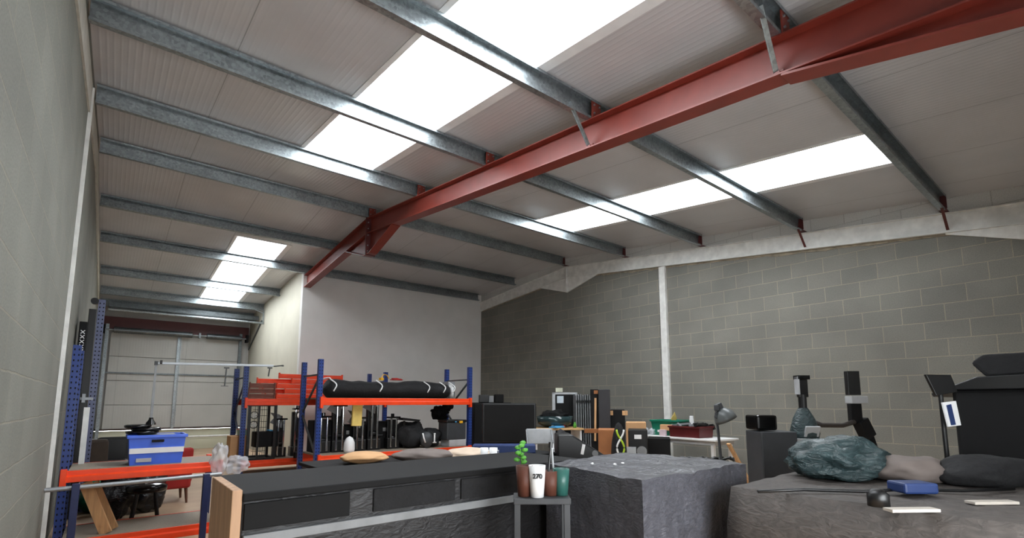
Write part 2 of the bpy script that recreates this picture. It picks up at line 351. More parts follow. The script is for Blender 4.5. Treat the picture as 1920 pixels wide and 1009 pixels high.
# white gable beam on right wall with apex gusset and eave haunch
def beam_side(x0, x1, ya, yb, top, bot):
    mb = MB(); mb.prism([(ya, bot(ya)), (yb, bot(yb)), (yb, top(yb)), (ya, top(ya))], 'X', x0, x1); return mb
mb = MB()
mb.prism([(Y0, gb(Y0)+.01), (YA, gb(YA)+.01), (YA, pz(YA)-.005), (Y0, pz(Y0)-.005)], 'X', XR-.03, XR)
mb.prism([(YA, gb(YA)+.01), (YF, gb(YF)+.01), (YF, pz(YF)-.005), (YA, pz(YA)-.005)], 'X', XR-.03, XR)
for (ya, yb) in ((Y0, YA), (YA, YF)):
    for o_ in (.012, .265):
        z_ = lambda y: pz(y)-.005-o_
        mb.bar((XR-.035, ya, z_(ya)), (XR-.035, yb, z_(yb)), .07, .012)
struct('trim_3', mb, WHITE_P)
mb = MB(); mb.prism([(YA-.95, gb(YA-.95)), (YA, 3.86), (YA, gb(YA))], 'X', XR-.04, XR-.005); mb.prism([(YA, gb(YA)), (YA, 3.86), (YA+.95, gb(YA+.95))], 'X', XR-.04, XR-.005)
mb.boxr((XR-.08, YA-.015, 3.86), (XR-.005, YA+.015, 4.45)); struct('trim_4', mb, WHITE_P)
mb = MB(); mb.prism([(1.25, gb(1.25)), (1.25, gb(1.25)-.02), (-.5, gb(-.5)-.45), (-.5, gb(-.5))], 'X', XR-.04, XR-.005); struct('trim_5', mb, WHITE_P)
# white steel column on right wall and left wall
mb = MB(); mb.boxr((XR-.06, 5.36, 0), (XR, 5.49, gb(5.4)-.01)); struct('trim_6', mb, WHITE_P)
mb = MB(); mb.boxr((XL, 5.8, 0), (XL+.03, 5.83, pz(5.8)-.02)); struct('trim_7', mb, WHITE_P)
# gable beam along the top of left wall
mb = MB()
for (ya, yb) in ((Y0, YA), (YA, YD)):
    P = [(ya, pz(ya)-.27), (yb, pz(yb)-.27), (yb, pz(yb)-.01), (ya, pz(ya)-.01)]
    mb.prism(P, 'X', XL, XL+.015)
struct('trim_8', mb, mat('faded_white_paint', (186, 184, 174), .7, bump=.2, bscale=15))

# purlins (C section, lips toward the near side)
def purlin(y, x0, x1, label):
    z = pz(y); s = SN if y < YA else -SF
    mb = MB(); t = .004; D = .19; Fl = .065; lp = .022
    pr = [(0, 0), (-Fl, 0), (-Fl, lp), (-Fl+t, lp), (-Fl+t, t), (-t, t), (-t, D-t), (-Fl+t, D-t), (-Fl+t, D-lp), (-Fl, D-lp), (-Fl, D), (0, D)]
    a = math.atan(s); ca, sa = math.cos(a), math.sin(a)
    P = [(y+.03+p*ca-q*sa, z+p*sa+q*ca) for p, q in pr]
    mb.prism(P, 'X', x0, x1)
    o = mb.build('purlin', GALV); tag(o, label, 'roof purlin', 'galvanised roof purlins'); return o
PY = [(1.24, XR), (2.90, XR), (4.56, XR), (6.25, XR), (7.99, XR), (9.75, XR), (11.40, XR), (13.45, XB), (15.1, XB), (16.3, XB)]
PL = ['galvanised steel roof purlin nearest the camera, ending far right on the wall',
      'galvanised steel purlin second nearest, tied to red rafter by an angled brace',
      'galvanised steel purlin running from the top left corner across both near rooflights',
      'galvanised steel purlin along the lower end of the large near rooflights',
      'galvanised steel purlin at the roof apex above the bolted haunch of the red rafter',
      'galvanised steel purlin just beyond the apex, above the far rooflight',
      'galvanised steel purlin meeting the top of the far white wall, crossing the far rooflight',
      'galvanised steel purlin ending on cream side wall, crossing middle of far rooflight',
      'galvanised steel purlin at the lower end of the far rooflight',
      'dull steel purlin lowest on the roof slope above the panelled end wall']
for (y, x), l in zip(PY, PL): purlin(y, XL+.02, x-.005 if x == XB else x-.16, l)
# dark red end cleats at right wall: with the purlins' stays
for k, (y, x) in enumerate(PY[:7]):
    if y > 8.5: continue
    z = pz(y)
    mb = MB(); mb.boxr((XR-.16, y-.055, z+.01), (XR-.152, y+.025, z+.19)); mb.boxr((XR-.17, y-.05, z-.005), (XR-.01, y+.03, z+.004))
    o = mb.build('purlin_cleat', REDD)
    tag(o, 'dark red bracket holding the %s purlin end at the right wall' % ['nearest', 'second', 'third', 'fourth', 'apex'][k], 'bracket', 'purlin brackets along the right wall')
for k, y in enumerate((1.24, 2.9)):
    z = pz(y); mb = MB(); mb.bar((XR-.3, y-.02, z+.03), (XR-.045, y-.02, z-.24), .03, .008)
    tag(mb.build('wall_stay', REDD), ['short dark red stay slanting from nearest purlin down onto white wall beam', 'short dark red stay slanting from the second purlin onto white wall beam'][k], 'brace', 'stays on the white wall beam')

# red rafter: I-section following the roof, apex haunch, eave haunch, cleats
XM = 3.335
raf = thing('portal_rafter', 'red oxide steel rafter with bolted apex haunch spanning the roof', 'rafter', (XM, YA, 0))
def seg(ya, yb, d=.28):
    mb = MB(); fw, ft, wt = .15, .012, .009
    for (o, h) in ((ft/2, ft), (d-ft/2, ft)):
        z = lambda y: pz(y)-.004-o
        mb.prism([(ya-YA, z(ya)-h/2), (yb-YA, z(yb)-h/2), (yb-YA, z(yb)+h/2), (ya-YA, z(ya)+h/2)], 'X', -fw/2, fw/2)
    mb.prism([(ya-YA, pz(ya)-.004-d+ft), (yb-YA, pz(yb)-.004-d+ft), (yb-YA, pz(yb)-.004-ft), (ya-YA, pz(ya)-.004-ft)], 'X', -wt/2, wt/2)
    return mb
seg(Y0, YA-.012).build('rafter_beam', RED, raf); seg(YA+.012, YF).build('rafter_beam', RED, raf)
rb = lambda y: pz(y)-.284
for sg in (-1, 1):
    mb = MB(); ye = YA+sg*.98
    mb.prism([(sg*.98, rb(ye)), (sg*.012, rb(YA)), (sg*.012, 3.84), (sg*.12, 3.84)], 'X', -.0045, .0045)
    mb.prism([(sg*.98, rb(ye)-.01), (sg*.12, 3.832), (sg*.012, 3.832), (sg*.012, 3.844), (sg*.12, 3.844), (sg*.98, rb(ye)+.002)], 'X', -.075, .075)
    mb.build('apex_haunch', RED, raf)
    mb = MB(); mb.boxr((-.09, 0, 3.82), (.09, sg*.014, 4.49)); pl = mb.build('end_plate', REDD, raf)
    if sg < 0:
        for z in (4.40, 4.29, 4.17, 3.99, 3.89):
            for x in (-.055, .055): MB().tube((x, -.014, z), (x, -.03, z), .011, 6).build('bolt', GREY, pl)
mb = MB()   # eave haunch
ys_, ye_ = 1.2, Y0
mb.prism([(ys_-YA, rb(ys_)), (ye_-YA, rb(ye_)), (ye_-YA, rb(ye_)-.24)], 'X', -.0045, .0045)
mb.prism([(ys_-YA+.02, rb(ys_)-.012), (ys_-YA+.02, rb(ys_)), (ys_-YA, rb(ys_)), (ye_-YA, rb(ye_)-.228), (ye_-YA, rb(ye_)-.24)], 'X', -.075, .075)
mb.build('eave_haunch', RED, raf)
for y in (1.24, 2.9, 4.56, 6.25, 7.99):
    mb = MB(); z = pz(y); mb.boxr((-.06, y-YA-.046, z-.002), (.06, y-YA-.036, z+.17)); o = mb.build('cleat', RED, raf)
    for x in (-.035, .035):
        for q in (.05, .13): MB().tube((x, y-YA-.046, z+q), (x, y-YA-.058, z+q), .009, 6).build('bolt', ALU, o)
# fly braces
for k, y in enumerate((1.24, 2.9)):
    z = pz(y); P = Vector((XM-.34, y-.03, z+.05)); Q = Vector((XM-.03, y+.02, z-.255))
    t = thing('fly_brace', ['galvanised angled brace from nearest purlin down to red rafter, at the top right', 'galvanised angled brace joining second purlin to lower flange of the red rafter'][k], 'brace', tuple(Q), 0, 'fly braces on the red rafter')
    P -= Q; mb = MB(); mb.bar(P, (0, 0, 0), .03, .006); mb.bar(P+Vector((0, .014, .004)), Vector((0, .014, .004)), .005, .03); mb.build('strut', GALV, t)
    mb = MB(); mb.box(0, .0, -.004, .045, .05, .03); mb.tube((.0, -.02, .012), (0, -.045, .012), .011, 6); mb.build('foot_bracket', RED, t)

# end wall: dark posts, rails, red lintel, shaft, tubes
struct('trim_9', MB().boxr((XL+.02, YD-.14, 3.22), (XB-.05, YD-.01, 3.56)), REDD)
struct('trim_10', MB().boxr((XL+.1, YD-.1, .57), (XB-.12, YD-.005, .62)), mat('brown_angle', (66, 50, 44), .6))
d = thing('sectional_door', 'pale panelled sectional door with steel rails filling the end wall', 'door', (1.45, YD-.02, .6))
mb = MB()
for k in range(4): mb.boxr((-1.5, -.05, k*.64+.004), (1.52, -.01, k*.64+.632))
mb.build('door_panel', CLAD, d, .004)
mb = MB(); mb.boxr((-.03, -.09, 0), (.03, -.05, 2.62)); mb.boxr((.045, -.07, 0), (.06, -.05, 2.62)); mb.build('centre_stile', GALV, d)
mb = MB(); mb.boxr((-1.6, -.085, 1.46), (1.52, -.05, 1.50)); mb.build('cross_rail', GALVD, d)
mb = MB(); mb.boxr((-1.62, -.2, -.4), (-1.55, -.08, 2.75)); mb.build('door_track', GALV, d); mb = MB(); mb.boxr((-1.72, -.12, -.35), (-1.65, -.04, 2.75)); mb.build('door_track', GALVD, d)
mb = MB(); mb.boxr((1.5, -.18, -.3), (1.57, -.06, 2.75)); mb.build('door_track', GALVD, d)
sh = thing('torsion_spring_shaft', 'dark steel spring shaft across the head of the panelled door', 'shaft', (1.5, YD-.25, 3.2))
mb = MB(); mb.tube((-1.7, 0, 0), (1.65, 0, 0), .02); mb.build('shaft', GALV, sh)
for a, b in ((-1.5, .25), (.6, 1.5)):
    mb = MB(); mb.lathe([(0, a), (.08, a+.001)]+[(.085 if i % 2 else .07, a+(b-a)*i/90) for i in range(91)]+[(0, b)], (0, 0, 0), 14, Euler((0, PI/2, 0)).to_matrix()); mb.build('spring', GALVD, sh, smooth=True)
mb = MB(); mb.box(.42, 0, 0, .05, .12, .14); mb.build('bearing_bracket', GALVD, sh)
for x in (-1.715, 1.65): MB().boxr((x-.035, -.04, -.1), (x+.035, .18, .12)).build('end_bearing', BLACKM, sh)
mb = MB(); mb.tube((XL+.2, 15.0, 3.50), (XB-.01, 15.0, 3.50), .03); mb.bar((XB-.03, 15.0, 3.5), (XB-.03, 15.0, 3.86), .03, .03); mb.bar((XB-.03, 15., 3.78), (XB-.3, 15.0, 3.88), .03, .02)
tag(mb.build('steel_tube', GALV), 'long galvanised tube hung under the low purlins, above the panelled door', 'tube')
mb = MB(); mb.boxr((XL+.2, 16.0, 3.62), (XB-.02, 16.06, 3.78)); mb.boxr((XL+.2, 15.6, 3.66), (XB-.02, 15.64, 3.78))
tag(mb.build('steel_channel', GALVD), 'dull steel channel pair above the red lintel of the door', 'channel')
mb = MB(); mb.bar((XB-.02, 16.7, 2.9), (XB-.02, 15.2, 3.6), .03, .04); tag(mb.build('wall_strut', GALVD), 'dull steel strut slanting along the cream side wall beside the door', 'strut')
mb = MB(); mb.tube((XL+.1, YD-.3, .36), (XB-.05, YD-.3, .36), .028); mb.boxr((XL+.1, YD-.3, .355), (XL+.13, YD-.04, .37)); mb.boxr((XB-.08, YD-.3, .355), (XB-.05, YD-.04, .37))
tag(mb.build('guard_rail', WHITE_P), 'white horizontal rail low along the end wall under the door', 'rail')
mb = MB(); mb.boxr((XL+.02, 15.5, 0), (XL+.12, 15.62, 3.75)); tag(mb.build('steel_post', GALVD), 'grey galvanised post by left wall in the far corner', 'post')

# ------------------------------------------------------------------ racks
def post(mbp, x, y, z0, z1, w=.055, d=.06):
    mbp.boxr((x-w/2, y-d/2, z0), (x+w/2, y+d/2, z1))
def upright(root, x, y, z1, m, w=.055, d=.06, holes=True, z0=0):
    t = .004; mb = MB()
    P = [(-w/2, -d/2), (w/2, -d/2), (w/2, d/2), (w/2-.012, d/2), (w/2-.012, d/2-t), (w/2-t, d/2-t), (w/2-t, -d/2+t), (-w/2+t, -d/2+t), (-w/2+t, d/2-t), (-w/2+.012, d/2-t), (-w/2+.012, d/2), (-w/2, d/2)]
    mb.prism([(x+a, y+b) for a, b in P], 'Z', z0, z1)
    nf = len(mb.b.faces)
    if holes:
        n = int((z1-z0)/.05)
        for k in range(n):
            z = z0+.03+k*.05
            for q in (-1, 1): mb.box(x+q*w*.26, y-d/2-.0008, z, w*.17, .002, .017)
            mb.box(x+w/2+.0008, y, z, .002, d*.2, .014)
    o = mb.build('upright', m, root); o.data.materials.append(BLACKM)
    for p in o.data.polygons[nf:]: p.material_index = 1
    return o
def rackbeam(root, x0, x1, y, ztop, m=ORANGE, h=.1, dd=.045, face=-1):
    mb = MB()
    P = [(0, 0), (-dd*.5, 0), (-dd*.5, -h*.42), (-dd, -h*.5), (-dd, -h), (0, -h)] if face < 0 else [(0, 0), (dd*.5, 0), (dd*.5, -h*.42), (dd, -h*.5), (dd, -h), (0, -h)]
    mb.prism([(y+p, ztop+q) for p, q in P], 'X', x0, x1)
    o = mb.build('beam', m, root, .004)
    for x in (x0, x1): MB().box(x, y+face*dd*.6, ztop-h*.62, .045, dd*1.3, h*1.55).build('beam_connector', m, o, .004)
    return o

# near left rack
r1 = thing('storage_rack', 'blue and orange storage rack against left block wall holding the blue crate', 'storage rack', (-.245, 6.0, 0))
upright(r1, 0, 0, 1.82, BLUE, .06, .07); upright(r1, 0, .62, 1.82, BLUE, .06, .07)
upright(r1, 1.2, 0, .66, BLUED, .06, .07, False); upright(r1, 1.2, .62, .66, BLUED, .06, .07, False)
mb = MB()
for z0, z1 in ((.15, .6), (.6, 1.1), (1.1, 1.6)): mb.bar((0, .03, z0), (0, .59, z1), .02, .02)
mb.build('brace', BLUED, r1)
for zt in (.70, .10):
    rackbeam(r1, 0, 1.2, -.03, zt); rackbeam(r1, 0, 1.2, .65, zt, face=1)
    mb = MB(); mb.boxr((.03, -.03, zt-.018), (1.2, .62, zt+.002)); mb.build('shelf', SHELF, r1)
# two short blue posts in front
for px_, lab in ((-.14, 'short dark blue post in front of the near rack, beside the left wall'), (.765, 'short dark blue post in front of the near rack, beside the plywood end')):
    t = thing('blue_post', lab, 'post', (px_, 5.40, 0), 0, 'short blue posts in front of the near rack')
    mb = MB(); mb.boxr((-.025, -.03, .01), (.025, .03, .65)); mb.build('post', BLUED, t, .004)
    mb = MB(); mb.boxr((-.05, -.05, 0), (.05, .05, .01)); mb.build('foot_plate', BLUED, t)
mb = MB(); mb.tube((-.33, 5.46, .61), (.92, 5.62, .61), .018, 16); tag(mb.build('scaffold_pole', ALU, smooth=False), 'silver scaffold pole lying level behind the short blue posts', 'pole')

# middle rack B
RBx0, RBx1, RBy = 2.46, 5.17, 7.6
r2 = thing('storage_rack', 'blue and orange storage rack in the middle carrying the long black roll bag', 'storage rack', (RBx0, RBy, 0))
L2 = RBx1-RBx0
for x in (0, L2):
    upright(r2, x, 0, 1.95, BLUE, .07, .07); upright(r2, x, .8, 1.95, BLUE, .07, .07)
    mb = MB()
    for z in (1.72,): mb.bar((x, .03, z), (x, .77, z), .025, .025)
    mb.bar((x, .03, 1.68), (x, .77, 1.15), .025, .025); mb.bar((x, .77, 1.1), (x, .03, .5), .025, .025); mb.bar((x, .03, .45), (x, .77, .2), .025, .025)
    mb.build('brace', GALVD, r2)
rackbeam(r2, .02, L2-.02, -.03, 1.37, h=.11); rackbeam(r2, .02, L2-.02, .83, 1.37, h=.11, face=1)
rackbeam(r2, .02, L2-.02, -.03, .52, h=.11); rackbeam(r2, .02, L2-.02, .83, .52, h=.11, face=1)
for zt in (1.37, .52): mb = MB(); mb.boxr((.03, -.03, zt-.018), (L2-.03, .83, zt+.002)); mb.build('shelf', SHELF, r2)

# far rack A
RAx0, RAx1, RAy = 1.92, 4.62, 10.0
r3 = thing('storage_rack', 'blue and orange storage rack behind, by the cream wall, stacked with spare beams', 'storage rack', (RAx0, RAy, 0))
L3 = RAx1-RAx0
for x in (0, L3):
    upright(r3, x, 0, 1.95, BLUE, .08, .07); upright(r3, x, .85, 1.95, BLUE, .08, .07)
    mb = MB(); mb.bar((x, .03, 1.75), (x, .82, 1.75), .025, .025); mb.bar((x, .03, 1.7), (x, .82, 1.1), .025, .025); mb.bar((x, .82, 1.1), (x, .03, .5), .025, .025); mb.build('brace', BLUED, r3)
for zt in (1.37, .27):
    rackbeam(r3, .02, L3-.02, -.03, zt, h=.12); rackbeam(r3, .02, L3-.02, .88, zt, h=.12, face=1)
    mb = MB(); mb.boxr((.03, -.03, zt-.018), (L3-.03, .88, zt+.002)); mb.build('shelf', SHELF, r3)
# spare beams stacked on rack A
def spare(x0, x1, y, z, m, lab):
    mb = MB(); h, dd = .085, .05
    P = [(0, 0), (-dd*.5, 0), (-dd*.5, -h*.42), (-dd, -h*.5), (-dd, -h), (0, -h)]
    mb.prism([(y+p-RAy, z+h+q) for p, q in P], 'X', 0, x1-x0)
    t = thing('spare_beam', lab, 'beam', (x0, RAy, 0), 0, 'spare rack beams on the far rack')
    mb.build('beam', m, t, .003)
    for x in (0, x1-x0): MB().box(x, y-RAy-.03, z+.05, .02, .06, .11).build('beam_connector', m, t, .003)
z = 1.374; cols = [(RUSTY, 'rust-brown'), (ORANGE, 'orange')]
rows = ['bottom row', 'second row', 'third row', 'top row']
for k in range(4):
    spare(1.98+.01*k, 2.42, 10.05, z+k*.096, RUSTY, 'short rust-brown spare beam end at left of orange stack, %s' % rows[k] if k < 3 else 'short rust-brown spare beam end at left of orange stack, top row') if k < 3 else None
    spare(2.16+.14*(k % 2)+(.12 if k == 3 else 0)+.3, 3.75-.08*k, 10.05, z+k*.096, ORANGE, 'long orange spare beam on far rack, front column, %s' % rows[k])
    spare(2.3-.05*k, 3.85-.05*k, 10.22, z+k*.096, ORANGE, 'long orange spare beam on far rack, behind the front column, %s' % rows[k])
spare(2.5, 3.7, 10.1, z+4*.096, ORANGE, 'single long orange spare beam lying on top of the stack')

# long black bag on rack B with white straps
bag = thing('long_bag', 'long sagging black roll bag with white ties on the middle rack', 'bag', (2.62, RBy+.3, 1.372))
def bagmesh(x0, x1, ry, rz, n=60, k=20, seed=0):
    mb = MB(); rings = []
    for i in range(n+1):
        t = i/n; x = x0+(x1-x0)*t; e = min(1, (min(t, 1-t)/.03)**.5 if min(t, 1-t) < .03 else 1); e = max(e, .02)
        hgt = rz*(1+.16*math.sin(t*9+1)+.1*noise.noise(Vector((t*8, seed, 0)))*2)*(.82+.18*math.sin(PI*t))
        R = []
        for j in range(k):
            a = 2*PI*j/k; cy_, sz_ = math.cos(a), math.sin(a)
            q = 1+.07*noise.noise(Vector((t*14, cy_*2, sz_*2+seed)))
            R.append(mb.b.verts.new((x, cy_*ry*e*q, max(0, rz+(sz_*hgt*e*q) if sz_ > 0 else rz+sz_*rz*e))))
        rings.append(R)
    for a, b in zip(rings, rings[1:]):
        for j in range(k): mb.b.faces.new((a[j], a[(j+1) % k], b[(j+1) % k], b[j]))
    mb.b.faces.new(rings[0][::-1]); mb.b.faces.new(rings[-1]); return mb
bagmesh(0, 2.25, .25, .145).build('bag_body', BLACKF, bag, smooth=True)
for x in (.05, .8, 1.68, 2.0, 2.2):
    mb = MB(); pts = [(x+.02*math.sin(a*5)+.04*math.cos(a), -math.cos(a)*.27, .15+math.sin(a)*.165) for a in [-.3+.1*i for i in range(14 if x > .1 else 24)]]
    mb.path(pts, .011, 6); mb.build('strap', WHITE, bag, smooth=True)
mb = MB(); mb.blob((2.26, -.1, .13), (.03, .1, .12), .3, 4, 3, 3); mb.build('white_lace', WHITE, bag, smooth=True)
mb = MB(); mb.blob((0, 0, 0), (.11, .05, .03), .3, 3, 2, 3, -.005); tag(mb.build('red_strap', REDF, smooth=True), 'crumpled red strap lying on top of the long black bag', 'strap').location = (3.83, RBy+.27, 1.685)
mb = MB(); mb.box(0, 0, .02, .07, .05, .04, .4); mb.path([(0, 0, .04), (.04, 0, .1), (.1, 0, .09), (.14, 0, .03)], .008, 6); tag(mb.build('yellow_tool', YELB), 'small yellow tool with black cord behind the red strap', 'tool').location = (3.62, RBy+.4, 1.68)
mb = MB(); mb.box(0, 0, .16, .16, .2, .32); tag(mb.build('grey_box', GREY, bevel=.01), 'plain grey box on middle rack, right of the long black bag', 'box').location = (5.0, RBy+.45, 1.372)

# chrome-legged clamp units on rack B / A
def unit(x, y, z, h, lab, plate=True, sep=.095):
    t = thing('lighting_unit', lab, 'lighting unit', (x, y, z), 0, 'black units with twin chrome tubes')
    mb = MB(); mb.box(0, .06, .09, .22, .2, .18); mb.box(0, .08, h*.5, .17, .1, h*.9); mb.tube((-.06, .03, h*.35), (.06, .03, h*.35), .045); mb.build('body', BLACK, t, .01)
    for s in (-.5, .5):
        mb = MB(); mb.tube((s*sep, -.04, .03), (s*sep, -.04, h), .017, 16); mb.build('chrome_tube', CHROME, t, smooth=False)
    mb = MB(); mb.box(0, -.02, h+.012, .2, .13, .03); mb.tube((.0, .02, h+.01), (0, .02, h+.075), .03); mb.build('clamp_head', BLACKG, t, .004)
    if plate:
        mb = MB(); mb.prism([(-.2, h-.05), (-.05, h-.13), (.02, h-.16), (.04, h+.02), (-.03, h+.1), (-.2, h+.14), (-.12, h+.04)], 'Y', .0, .02); mb.build('side_plate', GREY, t, .004)
    return t
un = [(527, 787, True), (559, 768, False), (607, 783, False), (637, 762, True), (674, 785, True), (702, 758, True), (737, 784, False)]
nm = ['left end, behind the wire cage', 'below the white lens, beside the blue upright', 'just right of the blue upright', 'tall, left of the yellow foam', 'right of the white hood', 'tallest, under the middle of the orange beam', 'right end, beside the black bags']
for (px_, py_, pl), l in zip(un, nm):
    p = at_y(px_, py_, 7.95 if px_ > 590 else 10.3); zb = .522 if px_ > 590 else .272
    hh = p.z-zb
    if px_ < 590: zb = .272
    unit(p.x, p.y, zb, min(hh, .78 if px_ > 590 else 1.0), 'black unit with twin chrome tubes, '+l, pl)
# dark bundles behind them (cases) 
def case(name, lab, cat, x, y, z, sx, sy, sz, m, rz=0, group=None, bevel=.012, extra=None):
    t = thing(name, lab, cat, (x, y, z), rz, group)
    MB().box(0, 0, sz/2, sx, sy, sz).build('body', m, t, bevel)
    if extra: extra(t, sx, sy, sz)
    return t
def latches(t, sx, sy, sz):
    for s in (-.28, .28): MB().box(s*sx, -sy/2-.004, sz*.7, .05, .012, .06).build('latch', ALU, t, .002)
    mb = MB(); mb.path([(-.07, -sy/2, sz*.5), (-.06, -sy/2-.03, sz*.5), (.06, -sy/2-.03, sz*.5), (.07, -sy/2, sz*.5)], .008, 8); mb.build('handle', BLACK, t)
for i, (x, sx, sz, l) in enumerate([(2.75, .42, .5, 'left'), (3.2, .4, .42, 'second from left'), (3.62, .36, .46, 'third from left'), (4.05, .34, .34, 'fourth from left')]):
    case('equipment_case', 'black equipment case at back of middle rack lower shelf, '+l, 'case', x, RBy+.6, .522, sx, .3, sz, BLACKM, 0, 'black cases behind the chrome tubes', extra=latches)
# yellow foam, white hood, white lens
p = at_y(657, 795, 8.0); mb = MB(); mb.box(0, 0, .2, .16, .05, .4, 0, 0, .03); tag(mb.build('yellow_foam_block', YEL, bevel=.01), 'upright pale yellow foam block between the chrome tubes', 'foam block').location = (p.x, 7.74, .93)
p = at_y(655, 830, 7.68); mb = MB(); mb.lathe([(.0, 0), (.075, .005), (.085, .06), (.08, .16), (.05, .23), (0, .26)], n=20); tag(mb.build('white_hood', WHITE, smooth=True), 'rounded white hood standing in front of the chrome tubes', 'hood').location = (p.x, p.y, .522)
p = at_y(563, 779, 9.85); t = thing('spot_lamp', 'small round spot lamp with white lens beside left blue upright', 'lamp', (p.x, p.y, 0))
mb = MB(); mb.lathe([(0, 0), (.05, .0), (.062, .02), (.055, .1), (0, .12)], (0, 0, p.z), 20, Euler((PI/2, 0, 0)).to_matrix().inverted()); mb.build('lamp_shell', BLACK, t, smooth=True)
mb = MB(); mb.lathe([(0, -.012), (.04, -.008), (.056, 0), (.056, .012)], (0, -.0, p.z), 20, Euler((PI/2, 0, 0)).to_matrix().inverted()); mb.build('lens', WHITE, t, smooth=True)
mb = MB(); mb.tube((0, .05, .36), (0, .05, p.z-.04), .015); mb.tube((0, .05, .272), (0, .05, .38), .07); mb.build('stand', BLACK, t)
# wire cage
p0 = at_y(467, 800, 9.95); p1 = at_y(516, 800, 9.95)
cg = thing('wire_cage', 'black open wire cage with small fans on far rack lower shelf', 'cage', (p0.x, 9.98, .272))
W_ = p1.x-p0.x; Hc = 1.0
mb = MB()
for x in (0, W_):
    for y in (0, .5): mb.box(x, y, Hc/2, .045, .045, Hc)
for z in (.02, Hc-.02):
    for y in (0, .5): mb.bar((0, y, z), (W_, y, z), .04, .04)
    for x in (0, W_): mb.bar((x, 0, z), (x, .5, z), .04, .04)
mb.box(.16, 0, Hc/2, .03, .03, Hc); mb.build('frame', BLACK, cg)
mb = MB()
for k in range(1, 7): mb.tube((.16+k*(W_-.16)/7, .5, 0), (.16+k*(W_-.16)/7, .5, Hc), .004, 6)
for k in range(1, 9): mb.tube((.16, .5, k*Hc/9), (W_, .5, k*Hc/9), .004, 6)
mb.build('wire_mesh', BLACK, cg)
for k in range(2):
    f_ = MB(); zc = Hc-.2-k*.17
    f_.lathe([(.058, 0), (.07, 0), (.07, .03), (.058, .03)], (.08, -.01, zc), 18, Euler((-PI/2, 0, 0)).to_matrix()); fo = f_.build('fan', BLACK, cg)
    mb = MB()
    for a in range(7): mb.box(.08+.032*math.cos(a*.9), -.0, zc+.032*math.sin(a*.9), .045, .004, .014, 0, 0, -a*.9)
    mb.build('fan_blade', LGREY, fo)
mb = MB(); mb.box(.35, .3, .35, .4, .3, .28); mb.build('drive_bay', BLACKM, cg, .01)
p = at_y(515, 780, 10.2); mb = MB(); mb.box(0, 0, .0, .12, .1, .03, .3, 0, .2); tag(mb.build('blue_cloth', SKYB, bevel=.008), 'folded sky-blue cloth resting inside the wire cage', 'cloth').location = (p.x-.03, 10.28, .272+.5)
p = at_y(454, 820, 9.95); case('cardboard_box', 'light brown cardboard box left of the black wire cage', 'box', p.x, 10.3, .272, .3, .34, .43, CARD, 0, None, .006, lambda t, a, b, c: MB().box(0, 0, c+.001, .05, b, .003).build('tape', CARDB, t))
case('pink_tub', 'small pale green tub with pink lid on the cardboard box', 'tub', p.x+.06, 10.3, .705, .14, .14, .1, mat('pale_green', (150, 178, 160), .5), 0, None, .01, lambda t, a, b, c: MB().box(0, 0, c+.008, a+.01, b+.01, .018).build('lid', mat('pink', (214, 120, 110), .5), t, .004))
# right end of rack B: toolbox on light grey box; bags
g = case('grey_carton', 'light grey flat carton under the toolbox on the middle rack', 'box', 4.93, 7.75, .522, .36, .3, .12, LGREY)
tb = thing('toolbox', 'dark grey toolbox with yellow catch at right end of middle rack', 'toolbox', (4.9, 7.75, .643))
MB().box(0, 0, .15, .4, .3, .3).build('body', DGREY, tb, .012); MB().box(0, 0, .325, .42, .32, .05).build('lid', BLACK, tb, .012)
MB().box(.08, -.166, .31, .07, .02, .04).build('catch', YELB, tb, .003); MB().box(-.03, -.166, .315, .03, .012, .02).build('blue_clip', SKYB, tb)
for i, (px_, py_, rx, rz2, l) in enumerate([(770, 800, .26, .24, 'tall, right of the chrome tubes'), (805, 815, .2, .17, 'beside the dark grey toolbox')]):
    p = at_y(px_, py_, 7.95); mb = MB(); mb.blob((0, 0, rz2*.9), (rx, .24, rz2), .16, 1.6, i+2, 4, -rz2*.9)
    tag(mb.build('black_bag', BLACKF, smooth=True), 'slumped black fabric bag, '+l, 'bag', 'black bags on the middle rack').location = (p.x, p.y, .523)
p = at_y(803, 800, 7.62); t = thing('edged_pouch', 'dark grey pouch with white edging in front of black bags', 'pouch', (p.x, 7.66, .523))
mb = MB(); mb.blob((0, 0, .14), (.12, .07, .14), .1, 2, 8, 3, -.14); mb.build('pouch', DGREY, t, smooth=True)
mb = MB(); mb.path([(-.11, -.05, .26), (-.1, -.07, .18), (-.07, -.075, .1)], .014, 6); mb.path([(.1, -.06, .24), (.13, -.06, .24), (.115, -.06, .24), (.115, -.06, .1), (.08, -.06, .09), (.15, -.06, .09)], .014, 6); mb.build('edging', WHITE, t, smooth=True)
p = at_y(825, 775, 8.15); mb = MB(); mb.blob((0, 0, .0), (.16, .1, .13), .35, 2.2, 5, 3); mb.blob((.16, 0, .12), (.1, .08, .08), .3, 2, 6, 3); mb.box(.05, .05, -.27, .05, .05, .5)
tag(mb.build('fan_heater', BLACKM, smooth=True), 'black knobbly lamp head on short post behind the toolbox', 'lamp').location = (p.x, p.y, p.z)
p = at_y(775, 787, 7.9); mb = MB(); mb.prism([(-.22, .0), (-.2, .04), (.12, .0), (.1, -.03)], 'Y', -.1, .1); mb.box(-.14, 0, -.24, .03, .03, .45)
tag(mb.build('black_tray', BLACK), 'thin black tray tilted over the black bags', 'tray').location = (p.x-.05, p.y-.03, p.z)

